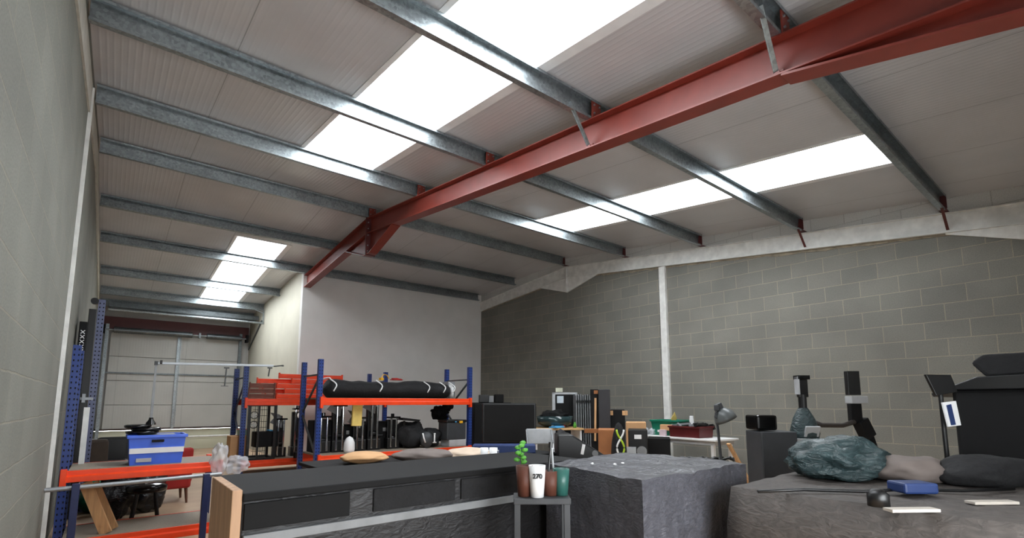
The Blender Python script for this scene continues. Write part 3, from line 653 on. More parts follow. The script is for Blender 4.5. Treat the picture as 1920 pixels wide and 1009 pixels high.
# ------------------------------------------------------------------ left area
# blue crate with black discs and T-bar stand
cr = thing('blue_crate', 'blue plastic crate with white band on near rack shelf', 'crate', (.42, 6.2, .703), .0)
def crate(root, sx, sy, sz, m, t=.012, taper=.9):
    bx = sx/2; by = sy/2; mb = MB(); bx0, by0 = bx*taper, by*taper
    def ringv(x, y, z): return [mb.b.verts.new(p) for p in ((-x, -y, z), (x, -y, z), (x, y, z), (-x, y, z))]
    A = ringv(bx0, by0, 0); B = ringv(bx, by, sz); Cc = ringv(bx-t, by-t, sz); D = ringv(bx0-t, by0-t, t)
    for P, Q in ((A, B), (B, Cc), (Cc, D)):
        for k in range(4): mb.b.faces.new((P[k], P[(k+1) % 4], Q[(k+1) % 4], Q[k]))
    mb.b.faces.new(A[::-1]); mb.b.faces.new(D); mb.build('body', m, root)
    mb = MB(); r = .012
    for (x, y, lx, ly) in ((0, -by, sx+.03, .024), (0, by, sx+.03, .024), (-bx, 0, .024, sy), (bx, 0, .024, sy)): mb.box(x, y, sz-r, lx, ly, .03)
    mb.build('rim', m, root, .005)
crate(cr, .46, .36, .28, CRATEB)
MB().box(0, -.175, .135, .437, .012, .05, 0, .06).build('white_band', WHITE, cr)
mb = MB(); mb.box(0, -.19, .225, .1, .016, .025); mb.build('hand_slot', BLACKM, cr, .004)
mb = MB(); mb.box(-.1, -.171, .045, .12, .008, .035, 0, .05); mb.build('paper_label', LGREY, cr)
for k, (dx, r_, zz, l) in enumerate([(-.06, .135, .285, 'bottom of the pile'), (-.03, .125, .315, 'middle of the pile'), (-.1, .11, .345, 'top of the pile')]):
    mb = MB(); mb.lathe([(0, 0), (r_*.8, 0), (r_, .012), (r_, .03), (r_*.85, .036), (.03, .03), (0, .03)], n=28)
    tag(mb.build('weighted_disc', BLACKG, smooth=True), 'round black stand base on the blue crate, '+l, 'stand base', 'black discs on the blue crate').location = (.36+dx, 6.2, .703+zz)
MB_ = MB(); MB_.box(-.06+.12, 0, .27, .3, .3, .02)
tag(MB_.build('grey_board', GREY), 'thin grey board laid across the open blue crate', 'board').location = (.36, 6.2, .703)
pb = at_y(283, 790, 6.2); pt_ = at_y(293, 681, 6.2); pe = at_y(530, 687, 6.2)
tb = thing('t_bar_stand', 'aluminium stand with long horizontal bar rising from black discs', 'stand', (pb.x, 6.2, 1.09))
P = Vector((pt_.x-pb.x, 0, pt_.z-1.09)); Q = Vector((pe.x-pb.x, 0, pe.z-1.09))
mb = MB(); mb.bar((0, 0, 0), (P.x*.4, 0, P.z*.6), .022, .022); mb.bar((P.x*.4, 0, P.z*.6), P, .018, .018); mb.build('pole', GREY, tb)
mb = MB(); mb.lathe([(.045, -.0), (.04, .02), (.02, .05), (.018, .07)], (0, 0, -.01)); mb.build('socket', BLACKG, tb, smooth=True)
mb = MB(); mb.bar(P, Q-Vector((.1, 0, 0)), .02, .024); mb.build('bar', ALU, tb, .003)
mb = MB(); mb.bar(Q-Vector((.1, 0, .006)), Q+Vector((0, 0, .008)), .014, .014); mb.box(P.x, 0, P.z, .03, .03, .04); mb.tube((P.x+.03, 0, P.z+.01), (P.x+.05, 0, P.z+.01), .02); mb.box(Q.x, 0, Q.z+.006, .02, .018, .018); mb.build('end_fitting', BLACK, tb)
for px_, y1 in ((425, 724), (506, 706)):
    a = at_y(px_, 690, 6.2); b_ = at_y(px_-(4 if px_ < 450 else 3), y1, 6.2); mb = MB(); A = Vector((a.x-pb.x, 0, a.z-1.09)); B = Vector((b_.x-pb.x, 0, b_.z-1.09))
    mb.bar(A, B, .012, .012); mb.box(A.x, 0, A.z, .05, .02, .015)
    if px_ < 450: mb.bar(B+Vector((-.035, 0, 0)), B+Vector((.035, 0, .0)), .012, .006)
    mb.build('hook', BLACK, tb)
# tall dark pieces behind first rack, left wall
t = thing('perforated_upright', 'tall silver-blue perforated upright by left wall beyond near rack', 'rack upright', (-.14, 8.0, 0))
upright(t, 0, 0, 2.58, mat('pale_blue_rack', (92, 98, 128), .4), .07, .08); mb = MB(); mb.tube((-.07, -.02, 2.55), (-.07, -.08, 2.55), .04); mb.box(-.04, 0, 2.55, .09, .05, .05); mb.build('top_fitting', BLACK, t)
mb = MB(); mb.boxr((-.05, -.05, 0), (.05, .05, .01)); mb.build('foot_plate', GALVD, t)
t = thing('black_partition', 'tall black panel with a row of white crosses against left wall', 'panel', (-.31, 7.45, 0))
MB().boxr((0, -.02, 0), (.07, .3, 2.22)).build('panel_body', BLACKM, t, .006)
for k in range(5):
    mb = MB(); z = 2.1-k*.055
    mb.bar((.018, -.024, z-.02), (.055, -.024, z+.02), .002, .007); mb.bar((.018, -.024, z+.02), (.055, -.024, z-.02), .002, .007); mb.build('cross_mark', WHITE, t)
t = thing('black_partition', 'taller glossy black panel leaning between blue post and perforated upright', 'panel', (-.245, 7.6, 0))
MB().boxr((0, .0, 0), (.07, .25, 2.4)).build('panel_body', BLACK, t, .006)
mb = MB(); mb.boxr((-.015, -.03, 1.33), (.12, 0, 1.36)); mb.boxr((.02, -.05, 1.3), (.05, 0, 1.4)); mb.build('clamp', ALU, t)
mb = MB(); mb.boxr((0, 0, 0), (.045, .05, .55)); tag(mb.build('white_batten', WHITE_P), 'short white batten upright beside the tall perforated post', 'batten').location = (-.17, 6.5, .703)
# leaning pine planks under the first shelf
for k, (x, dx, l) in enumerate([(.02, .0, 'front one of two'), (.0, .1, 'rear one of two')]):
    mb = MB(); a = at_y(160+k*14, 905, 6.1+.15*k); b_ = at_y(200+k*12, 985, 6.05+.15*k); b_.z = .104
    mb.bar(a-Vector((0, 0, 0)), b_, .03, .09); o = mb.build('pine_plank', PINE); tag(o, 'pale pine plank leaning inside the near rack, '+l, 'plank', 'pine planks inside the near rack')
# things on floor beyond: black bags, monitor, stool, office chair, red armchair
mb = MB(); mb.blob((0, 0, .2), (.16, .2, .2), .15, 1.8, 12, 3, -.2)
tag(mb.build('green_bag', CRATEG, smooth=True), 'dark green bag behind the planks inside near rack', 'bag').location = (-.02, 7.9, 0)
for k, (x, y, rx, rz2, l) in enumerate([(.17, 7.3, .17, .29, 'left of the pair'), (.46, 7.55, .2, .26, 'right of the pair')]):
    mb = MB(); mb.blob((0, 0, rz2), (rx, .22, rz2), .22, 2.4, k+20, 4, -rz2)
    tag(mb.build('bin_bag', wrap_mat('bin_bag_black', (26, 26, 28), .25, .9, 9) if k == 0 else bpy.data.materials['bin_bag_black'], smooth=True), 'shiny black bin bag on floor under near rack shelf, '+l, 'bin bag', 'bin bags on the floor behind near rack').location = (x, y, 0)
stl = thing('stool', 'round black padded stool in front of red armchair', 'stool', (.42, 6.95, 0))
mb = MB(); mb.lathe([(0, 0), (.17, 0), (.19, .02), (.19, .06), (.16, .085), (0, .09)], (0, 0, .32), 28); mb.build('seat', BLACKG, stl, smooth=True)
for k in range(4):
    a = PI/4+k*PI/2; MB().tube((.11*math.cos(a), .11*math.sin(a), .33), (.17*math.cos(a), .17*math.sin(a), 0), .014).build('leg', BLACK, stl)
ar = thing('armchair', 'red upholstered armchair with dark wooden legs near the end wall', 'armchair', (.66, 8.1, 0), PI*1.0+.05)
MB().box(0, 0, .29, .5, .48, .14).build('seat', REDF, ar, .03)
MB().box(0, .24, .45, .54, .1, .52, 0, -.1).build('backrest', REDF, ar, .03)
for s in (-1, 1): MB().box(s*.25, 0, .38, .07, .46, .24).build('armrest', REDF, ar, .025)
for sx_ in (-1, 1):
    for sy_ in (-1, 1): MB().tube((sx_*.22, sy_*.2, .25), (sx_*.24, sy_*.23, 0), .024, 10, .013).build('leg', WOODD, ar)
for k, (px_, y_, l, m_) in enumerate([(212, 9.6, 'dark leather', BLACK), (190, 9.9, 'dark brown', mat('dark_brown_cloth', (58, 46, 36), .8))]):
    p = at_y(px_, 840, y_); oc = thing('office_chair', 'high-backed %s office chair by the left wall in the distance' % l, 'chair', (max(p.x, -.05) if k == 0 else .02, y_, 0), .3*k, 'office chairs in far left corner')
    if k == 1: oc.location = (-.06, 9.1, 0)
    MB().box(0, -.02, .40, .4, .42, .1).build('seat', m_, oc, .04)
    MB().box(0, .2, .58, .4, .1, .4, 0, -.1).build('backrest', m_, oc, .045)
    MB().tube((0, 0, .1), (0, 0, .37), .03).build('gas_column', BLACK, oc)
    for q in range(5):
        a = q*2*PI/5; mb = MB(); mb.bar((0, 0, .1), (.24*math.cos(a), .24*math.sin(a), .06), .04, .03); mb.tube((.24*math.cos(a), .24*math.sin(a)-.02, .03), (.24*math.cos(a), .24*math.sin(a)+.02, .03), .028); mb.build('leg', BLACK, oc)
# plastic bags on rack end
for k, (px_, py_, rx, rz2, y_, l) in enumerate([(412, 862, .075, .15, 5.72, 'tall crumpled clear plastic bag hanging at the rack end'), (443, 872, .12, .09, 5.9, 'rounded clear plastic bag on the rack end, right of the taller one')]):
    p = at_y(px_, py_, y_); mb = MB(); mb.blob((0, 0, 0), (rx, .1, rz2), .2, 2.1, k+31, 4)
    tag(mb.build('plastic_bag', BAG, smooth=True), l, 'plastic bag').location = (p.x, p.y, p.z)

# ------------------------------------------------------------------ things by the right wall
sp = thing('loudspeaker', 'large square black loudspeaker cabinet right of the middle rack', 'loudspeaker', tuple(at_w(955, 907, 8.0).xy)+(0,), -.62)
MB().box(0, .25, .98, .86, .5, .62).build('cabinet', BLACK, sp, .012); MB().box(0, -.006, .98, .8, .02, .57).build('grille', BLACKM, sp, .004)
mb = MB()
for s in (-1, 1):
    for q in (.06, .44): mb.boxr((s*.38-.03, q-.03, .06), (s*.38+.03, q+.03, .67))
mb.box(0, .25, .64, .8, .46, .05); mb.build('trolley_frame', BLACKM, sp)
for s in (-1, 1):
    for q in (.06, .44): MB().tube((s*.38-.02, q, .035), (s*.38+.02, q, .035), .035).build('castor', BLACK, sp)
p = at_w(897, 800, 9.7); case('speaker_stack', 'dull black box behind the blue upright, left of the loudspeaker', 'box', p.x+.08, p.y, 0, .45, .45, 1.28, BLACKM, -.3)
for k, (px_, sx, hh, m_, l) in enumerate([(907, .2, .16, BLACK, 'left'), (920, .1, .14, GREY, 'small grey, middle'), (935, .18, .17, BLACKM, 'right')]):
    p = at_w(px_, 757, 10.4); case('small_box', 'small box on a dark cabinet behind the loudspeaker, '+l, 'box', p.x, p.y, 1.3, sx, .2, hh, m_, -.5, 'small boxes behind the loudspeaker')
p = at_w(921, 757, 10.45); case('dark_cabinet', 'dark cabinet behind loudspeaker carrying three small boxes', 'cabinet', p.x, p.y, 0, .75, .4, 1.3, BLACKM, -.3)
# desk with dark bowl clutter
dk = at_w(1040, 806, 9.0)
dsk = thing('desk', 'light wood-topped desk behind the loudspeaker with white leg panel', 'desk', (dk.x, dk.y, 0), -.5)
MB().box(0, 0, .84, .9, .6, .035).build('desktop', DESKW, dsk, .004)
for s in (-.4, .4): MB().box(s, 0, .41, .03, .55, .82).build('leg_panel', WHITE, dsk, .003)
mb = MB(); mb.lathe([(0, 0), (.2, .01), (.3, .06), (.33, .2), (.31, .2), (.28, .07), (.18, .03), (0, .03)], n=28); o = mb.build('glass_bowl', mat('dark_glass', (40, 58, 60), .15), smooth=True); tag(o, 'dark green tub of bits on the light wood desk', 'tub'); o.location = (dk.x+.05, dk.y+.05, .858)
mb = MB(); mb.blob((0, 0, .12), (.26, .2, .1), .25, 3, 9, 3); o = mb.build('dark_cushion', BLACKM, smooth=True); tag(o, 'dark crumpled cloth heaped in the green tub', 'cloth'); o.location = (dk.x+.06, dk.y+.06, .95)
for k, (dx, m_, l) in enumerate([(-.2, LGREY, 'pale grey'), (.0, REDF, 'red'), (.22, LEAF, 'green')]):
    mb = MB(); mb.lathe([(0, 0), (.03, 0), (.032, .06), (.015, .08), (.015, .1), (0, .1)], n=14); o = mb.build('small_bottle', m_, smooth=True); tag(o, 'small %s bottle in front of dark cloth on the desk' % l, 'bottle', 'small bottles on the desk'); o.location = (dk.x+dx*.8+.02, dk.y-.2-dx*.5, .858)
mb = MB(); mb.box(0, 0, .012, .26, .16, .02, .2); mb.box(.02, 0, .03, .2, .12, .016, -.2); o = mb.build('blue_cloth', SKYB, bevel=.005); tag(o, 'folded pale blue cloth on front of the wooden desk', 'cloth'); o.location = (dk.x-.12, dk.y-.18, .858)
# framed mirror + black board
m0 = at_w(1060, 760, 9.95)
t = thing('framed_board', 'black panel in pale frame with note sheet standing behind the desk', 'panel', (m0.x, m0.y, 0), -.75)
mb = MB(); mb.boxr((-.26, -.02, 0), (-.2, .03, 1.5)); mb.boxr((.2, -.02, 0), (.24, .03, 1.5)); mb.boxr((-.26, -.02, 1.46), (.24, .03, 1.5)); mb.build('frame', LGREY, t, .004)
MB().boxr((-.2, -.01, .0), (.2, .02, 1.46)).build('panel', BLACKM, t); MB().box(-.1, -.014, 1.36, .13, .004, .14).build('note_sheet', mat('paper_blue', (196, 206, 214), .7), t); MB().box(-.12, 0, 1.55, .14, .06, .08).build('paper_block', mat('cream_paper', (206, 208, 186), .7), t)
# folded aluminium frames: 7 ribs
fbase = at_w(1093, 760, 9.5)
for k in range(7):
    px_ = 1081+k*4.2; a = at_w(px_, 760, 9.5+.03*k)
    t = thing('folding_trestle', 'folded aluminium frame standing on edge, %s of seven from left' % ['first', 'second', 'third', 'fourth', 'fifth', 'sixth', 'seventh'][k], 'folding frame', (a.x, a.y, 0), .9, 'folded aluminium frames beside the black panel')
    MB().boxr((0, -.01, .35), (.4, .012, 1.44+.01*(k % 3))).build('frame', ALU if k % 2 else GREY, t, .006)
    for zq in (1.32, .75): MB().box(-.005, 0, zq, .02, .02, .05).build('hinge', BLACK, t)
mb = MB(); mb.boxr((-.35, -.2, 0), (.35, .2, .35)); o = mb.build('low_crate', BLACKM, bevel=.01); tag(o, 'low black case under the folded aluminium frames', 'case'); o.location = (fbase.x+.14, fbase.y+.12, 0); o.rotation_euler.z = -.6
# tall charcoal cases
def px_case(name, lab, cat, px0, px1, ytop, w, m, depth=.35, rz=-.66, z0=0, ybot=None, group=None, bevel=.01):
    a = at_w(px0, 755, w); b_ = at_w(px1, 755, w); tp = at_w((px0+px1)/2, ytop, w); wd = (b_-a).length
    if ybot is not None: z0 = at_w((px0+px1)/2, ybot, w).z
    c = (a+b_)/2; al = math.atan(((px0+px1)/2-960)/935); wd *= math.cos(al); an = YAW+al
    t = thing(name, lab, cat, (c.x+math.sin(an)*depth/2, c.y+math.cos(an)*depth/2, z0), -an, group)
    MB().box(0, 0, (tp.z-z0)/2, wd, depth, tp.z-z0).build('body', m, t, bevel); t['wd'] = wd; return t, wd, tp.z-z0
t, wd, hh = px_case('tall_case', 'tall narrow dark case with pale wooden batten on its front', 'case', 1107, 1122, 730, 8.6, BLACKM, .3)
MB().bar((.02, -.16, hh-.15), (-.0, -.16, hh-.88), .02, .035).build('batten', PINE, t); MB().box(.03, -.155, hh-.05, .07, .012, .06).build('corner_block', CARDB, t)
del t['wd']
t, wd, hh = px_case('tall_case', 'tall charcoal fabric-covered case beside the narrow dark one', 'case', 1122, 1144, 730, 8.5, CHARC, .3); del t['wd']
t, wd, hh = px_case('short_case', 'shorter black case with wooden corner blocks against the block wall', 'case', 1144, 1171, 768, 8.6, BLACKM, .3); del t['wd']
for s in (-.5, .5): MB().box(s*wd*1.0, -.13, hh-.06, .09, .06, .08).build('corner_block', PINE, t, .004)
# brown cardboard box + flap
t, wd, hh = px_case('cardboard_box', 'open brown cardboard box behind the wrapped pallet load', 'box', 1120, 1152, 806, 7.3, CARDB, .5); del t['wd']
mb = MB(); mb.box(-.22, -.2, hh-.02, .2, .02, .06, 0, .2); mb.build('flap', CARDB, t)
t, wd, hh = px_case('cardboard_box', 'lighter cardboard carton behind the round striped bag', 'box', 1172, 1210, 792, 7.9, CARD, .4, group=None); del t['wd']
# striped round bag
p = at_w(1163, 828, 6.9)
sb = thing('striped_bag', 'upright black bag with white and lime curved stripes', 'bag', (p.x, p.y, 0), -YAW)
mb = MB()
for k in range(1): mb.blob((0, .1, .5), (.11, .1, .52), .04, 1.5, 3, 4, -.5)
mb.build('bag_body', BLACKF, sb, smooth=True)
def stripe(f, m, nme):
    mb = MB(); mb.path([(f(t_), -.012-.0*t_, .93-.4*t_) for t_ in [i/14 for i in range(15)]], .013, 8); mb.build(nme, m, sb, smooth=True)
stripe(lambda t_: .05*math.cos(t_*5), WHITE, 'white_stripe'); stripe(lambda t_: -.05*math.cos(t_*5), LIME, 'lime_stripe')
t, wd, hh = px_case('flight_case', 'black flight case with white label leaning by the striped bag', 'case', 1176, 1212, 806, 7.2, BLACK, .4); del t['wd']
MB().box(.0, -.204, hh-.1, .1, .006, .06).build('label_plate', WHITE, t); MB().box(-.1, -.23, hh-.32, .14, .02, .16, 0, -.1).build('paper_sheet', LGREY, t)
mb = MB(); mb.tube((.05, -.22, hh-.3), (.05, -.19, hh-.3), .07, 20); mb.build('reel', GREY, t)
t, wd, hh = px_case('storage_box', 'matt black box on floor under left half of white table', 'box', 1212, 1254, 822, 7.6, BLACKM, .4); del t['wd']
# white table
w1 = at_w(1195, 817, 7.15); w2 = at_w(1345, 824, 6.6)
zt = .76
A = at_z(1195, 815, zt); B = at_z(1342, 825, zt)
dirv = (B-A); dirv.z = 0; ang = math.atan2(dirv.y, dirv.x); Lt = dirv.length
tab = thing('white_table', 'white folding table against block wall holding green and maroon crates', 'table', (A.x, A.y, 0), ang)
Dp = .6
MB().boxr((0, 0, zt-.03), (Lt, Dp, zt)).build('tabletop', WHITE, tab, .005)
MB().boxr((.05, .05, zt-.09), (Lt-.05, Dp-.05, zt-.03)).build('apron', LGREY, tab)
for x in (.22, Lt-.1):
    for y in (.08, Dp-.08): MB().box(x, y, (zt-.03)/2, .05, .05, zt-.03).build('leg', WHITE, tab, .004)
def on_table(u, v): return Vector((A.x+u*math.cos(ang)-v*math.sin(ang), A.y+u*math.sin(ang)+v*math.cos(ang), zt+.002))
gc = thing('green_crate', 'green plastic crate with paper and bits on left of white table', 'crate', tuple(on_table(.42, .34)), ang+.1); crate(gc, .52, .36, .25, CRATEG, .01, .85)
mb = MB(); mb.box(-.1, -.172, .07, .07, .008, .035); mb.build('sticker', WHITE, gc)
mc = thing('maroon_crate', 'maroon plastic crate full of black tools on white table', 'crate', tuple(on_table(.9, .22)), ang); crate(mc, .56, .36, .17, CRATEM, .01, .95)
q = on_table(.45, .34); mb = MB(); mb.box(0, 0, 0, .16, .004, .16, .3, .2, .78); o = mb.build('warning_card', YEL); tag(o, 'yellow warning card propped in the green crate', 'card'); o.location = (q.x+.04, q.y-.02, q.z+.27); 
mb = MB(); mb.box(0, 0, .0, .2, .2, .1, .3); o = mb.build('brown_parcel', CARD, bevel=.01); tag(o, 'small brown parcel lying inside the green crate', 'parcel'); o.location = (q.x-.12, q.y, q.z+.13)
q = on_table(.78, .42); mb = MB(); mb.lathe([(0, 0), (.035, 0), (.035, .14), (.03, .16), (.03, .17), (0, .17)], n=18); o = mb.build('white_canister', WHITE, smooth=True); tag(o, 'white canister standing behind the maroon crate', 'canister'); o.location = tuple(q+Vector((0, 0, .0))); o.scale = (1, 1, 1.9)
random.seed(3)
for k in range(9):
    q = on_table(.68+.05*k, .16+.14*(k % 3)); mb = MB(); a = random.uniform(-.6, .6)
    mb.bar((-.09, 0, 0), (.09, 0, .02), .03, .03); mb.bar((.09, 0, .02), (.12, 0, -.05), .035, .03); mb.tube((-.09, 0, 0), (-.12, 0, .01), .022)
    o = mb.build('cordless_tool', BLACK if k % 3 else GREY, bevel=.004); tag(o, '%s hand tool heaped in maroon crate, %s from the left' % ('black' if k % 3 else 'grey', ['first', 'second', 'third', 'fourth', 'fifth', 'sixth', 'seventh', 'eighth', 'ninth'][k]), 'hand tool', 'tools heaped in the maroon crate'); o.location = tuple(q+Vector((0, 0, .17+.02*(k % 2)))); o.rotation_euler.z = ang+a
q = on_table(1.12, .1); mb = MB(); mb.tube((-.14, 0, 0), (.14, 0, -.02), .03, 14); mb.tube((.14, 0, -.02), (.17, 0, -.022), .036, 14); o = mb.build('torch', BLACK); tag(o, 'black cylindrical torch sticking out right of the maroon crate', 'torch'); o.location = tuple(q+Vector((.06, 0, .2)))
for k in range(3):
    q = on_table(.07+.06*k, .15+.1*(k % 2)); mb = MB(); mb.blob((0, 0, .05), (.05, .05, .06), .3, 3, 40+k, 3, -.05); o = mb.build('clear_wrapper', CLEARP, smooth=True); tag(o, 'crumpled clear wrapper on table left of green crate, %s' % ['outermost', 'middle', 'innermost'][k], 'wrapper', 'clear wrappers on the white table'); o.location = tuple(q)
q = on_table(.48, .07); mb = MB(); mb.box(0, 0, .05, .13, .03, .1); o = mb.build('small_carton', mat('pale_pink', (206, 186, 192), .6), bevel=.003); tag(o, 'small pale pink carton in front of the green crate', 'carton'); o.location = tuple(q); o.rotation_euler.z = ang
# lamp
lb = at_w(1352, 868, 5.3); lt = at_w(1347, 770, 5.3)
lp = thing('desk_lamp', 'grey angled lamp with bell shade on slim stand by white table', 'lamp', (lb.x, lb.y, 0))
hz = lt.z
mb = MB(); mb.path([(0, 0, .02), (0, 0, hz*.6), (-.02, .01, hz-.12), (-.03, .01, hz), (-.01, 0, hz+.04)], .014, 10); mb.build('pole', DGREY, lp, smooth=True)
mb = MB(); mb.lathe([(0, 0), (.14, 0), (.14, .02), (.03, .035), (0, .035)], n=24); mb.build('base', BLACK, lp, smooth=True)
ax = Vector((.42*cyw, -.42*syw, -.9)).normalized(); R = ax.to_track_quat('Z', 'Y').to_matrix(); A0 = Vector((.02*cyw, -.02*syw, hz+.02))
mb = MB(); mb.lathe([(0, 0), (.035, .0), (.065, .02), (.095, .055), (.112, .1), (.116, .135), (.11, .135), (.09, .06), (.05, .02), (0, .012)], A0, 28, R); mb.build('lamp_shade', mat('grey_lamp_paint', (92, 96, 96), .35), lp, smooth=True)
mb = MB(); mb.bar(A0-ax*.06, A0+ax*.01, .06, .06); mb.box(-.03, 0, hz+.03, .05, .05, .06, .3); mb.tube((-.05, 0, hz-.02), (-.05, 0, hz-.08), .014); mb.tube((-.05, 0, hz-.02), (-.03, 0, hz+.02), .01); mb.build('switch_housing', DGREY, lp, .006)
# leaning plank
a = at_w(1366, 832, 6.4); b_ = at_w(1400, 895, 6.4); mb = MB(); dd_ = (b_-a); b_ = a+dd_*((a.z-.02)/(a.z-b_.z)); mb.bar(a, b_, .09, .025); tag(mb.build('pine_plank', PINE), 'pine plank leaning at the right end of the white table', 'plank')
# black cables pile
p = at_w(1318, 862, 5.7)
t = thing('cable_heap', 'low heap of black cables and straps under white table', 'cables', (p.x, p.y, 0), -YAW)
mb = MB(); mb.boxr((-.3, -.12, 0), (.34, .14, p.z-.03)); mb.build('crate_body', BLACKM, t, .01)
mb = MB(); random.seed(5)
for k in range(6):
    x0 = -.25+.1*k; mb.path([(x0+.09*math.cos(a*1.3+k), .06*math.sin(a*1.1)-.02, p.z-.01+.035*abs(math.sin(a*2+k))) for a in [i*.45 for i in range(14)]], .012, 6)
mb.build('cable', BLACK, t, smooth=True)

# ------------------------------------------------------------------ foreground: black-clad cases, benches
fb = thing('long_workbench', 'long low workbench clad in black panels with bare plywood end', 'workbench', (.45, 2.42, 0))
LB = 2.1
MB().boxr((0.03, 0, .02), (LB, .62, .88)).build('carcass', BWRAP, fb, .01)
MB().boxr((-.01, -.01, 0), (.03, .5, .93)).build('end_panel', PLY, fb, .004)
MB().boxr((.03, -.02, .88), (LB+.02, .66, .915)).build('worktop', BLACKM, fb, .006)
mb = MB(); mb.boxr((.04, -.022, .70), (LB+.01, .0, .74)); mb.build('edge_strip', GREY, fb, .003)
MB().boxr((.04, -.012, .76), (.5, 0, .87)).build('drawer_front', BLACKM, fb, .003)
for k in range(3):
    x = .62+k*.52; MB().boxr((x, -.012, .76), (x+.48, 0, .87)).build('drawer_front', BLACKF, fb, .003)
# second bench behind, dark top, with clutter
b2 = thing('dark_counter', 'dark counter behind the long workbench, running towards middle rack', 'counter', (1.35, 3.75, 0))
MB().boxr((0, 0, .0), (2.3, .8, .76)).build('carcass', BWRAP, b2, .01); MB().boxr((-.02, -.02, .76), (2.32, .82, .79)).build('worktop', BLACKM, b2, .006)
# mauve and orange folded blankets on the counter's back
for k, (px0, px1, yy, m_, l, hh) in enumerate([(640, 725, 866, CARD, 'tan', .05), (735, 850, 866, MAUVE, 'dusty mauve', .06), (855, 900, 862, mat('pale_tan_cloth', (196, 176, 156), .8), 'pale tan', .06)]):
    a = at_z(px0, yy+8, .79); c = at_z(px1, yy+8, .79); a = at_w(px0, 870, 4.3); c = at_w(px1, 870, 4.3+.2*k); mb = MB(); wd = (c-a).length
    mb.blob((0, 0, hh/2+.02), (wd/2, .18, hh), .06, 2, 50+k, 4, -hh*.4-.018); o = mb.build('folded_blanket', m_, smooth=True); tag(o, 'folded %s blanket on the dark counter' % l, 'blanket', 'blankets on the dark counter'); mid = (a+c)/2; o.location = (mid.x, mid.y, .792); o.rotation_euler.z = -YAW
# white papers table and pots
wt = at_w(945, 862, 4.0)
t = thing('white_side_table', 'small white-topped table with papers beside the plant pots', 'table', (2.64, 3.38, 0), 0)
MB().boxr((-.29, -.25, .80), (.3, .3, .83)).build('tabletop', WHITE, t, .004)
for x in (-.26, .27):
    for y in (-.22, .27): MB().box(x, y, .4, .035, .035, .8).build('leg', DGREY, t)
for k, (px_, py_, l) in enumerate([(908, 850, 'upright white mug'), (925, 848, 'second white mug')]):
    q = at_w(px_, 860, 4.25); mb = MB(); mb.lathe([(0, 0), (.03, 0), (.035, .09), (.03, .09), (.027, .01), (0, .01)], n=18); t = thing('mug', l+' on the white-topped table, %s' % ['left', 'right'][k], 'mug', (q.x, q.y, .832)); mb.build('cup', WHITE, t, smooth=True)
    mb = MB(); mb.path([(.032, 0, .07), (.055, 0, .065), (.055, 0, .03), (.033, 0, .02)], .005, 6); mb.build('handle', WHITE, t, smooth=True)
q = at_w(960, 853, 4.1); mb = MB(); mb.box(0, 0, .006, .26, .2, .012, .3); mb.box(.03, .02, .02, .2, .15, .01, -.2); o = mb.build('paper_stack', WHITE, bevel=.002); tag(o, 'loose stack of white paper on white-topped table', 'paper'); o.location = (2.74, 3.36, .832); o.rotation_euler.z = -YAW
# blue board behind
a = at_w(945, 850, 5.1); mb = MB(); mb.boxr((-.32, 0, 0), (.32, .2, .08)); o = mb.build('navy_box', NAVY, bevel=.008); tag(o, 'long navy blue box behind the mugs', 'box'); o.location = (a.x, a.y, .792); o.rotation_euler.z = -YAW
# pots
pb_ = at_w(1015, 900, 2.75)
t = thing('plant_stand', 'low dark stand carrying the numbered pot beside wrapped load', 'stand', (pb_.x, pb_.y, 0), -YAW)
MB().boxr((-.15, -.08, .77), (.15, .1, .80)).build('top', DGREY, t, .004)
for x in (-.13, .13):
    for y in (-.06, .08): MB().box(x, y, .385, .03, .03, .77).build('leg', DGREY, t)
def pot(px_, wd_, m_, lab, hgt, num=None, name='pot'):
    q = at_w(px_, 880, wd_); t = thing(name, lab, 'pot', (q.x, q.y, .801), -YAW)
    mb = MB(); mb.lathe([(0, 0), (.035, 0), (.046, hgt), (.04, hgt), (.03, .01), (0, .01)], n=24); mb.build('pot_body', m_, t, smooth=True)
    if num:
        text('number', num, .034, BLACK, Matrix.Translation((0, -.047, hgt*.68)) @ Matrix.Rotation(PI/2, 4, 'X'), t, .0015)
    return q
pot(983, 2.75, BROWN, 'brown pot holding small green sprig, left of white pot', .16)
q2 = pot(1007, 2.72, WHITE, 'white pot printed with black number 270', .165, '270')
pot(1031, 2.77, BROWN, 'brown pot at the right of the numbered white pot', .13)
pot(1052, 2.78, mat('teal_pot', (48, 96, 88), .4), 'teal pot touching the wrapped pallet load', .14)
q = at_w(978, 880, 2.83); sprig = thing('green_sprig', 'bright green leafy sprig behind the brown pot', 'plant', (q.x, q.y, .801), 0)
mb = MB(); mb.path([(0, 0, 0), (.005, 0, .15), (-.01, 0, .24)], .005, 6); mb.build('stem', LEAF, sprig, smooth=True)
mb = MB()
for k in range(9):
    a = k*2.4; mb.blob((.022*math.cos(a)-.005, .02*math.sin(a), .17+.013*k), (.02, .014, .012), .2, 2, k, 2)
mb.build('leaves', LEAF, sprig, smooth=True)
for k, (px_, l, m_) in enumerate([(1025, 'upright brush with black handle in brown pot', BLACK), (1040, 'thin rod with pale tip standing behind the brown pot', LGREY)]):
    q = at_w(px_, 880, 2.77 if k == 0 else 2.84); mb = MB(); mb.tube((0, 0, 0), (.03-.05*k, .0, .24), .006, 8); mb.tube((.03-.05*k, 0, .24), (.033-.055*k, 0, .27), .012, 8)
    o = mb.build('brush', m_); tag(o, l, 'brush'); o.location = (q.x, q.y, .812 if k == 0 else .801)
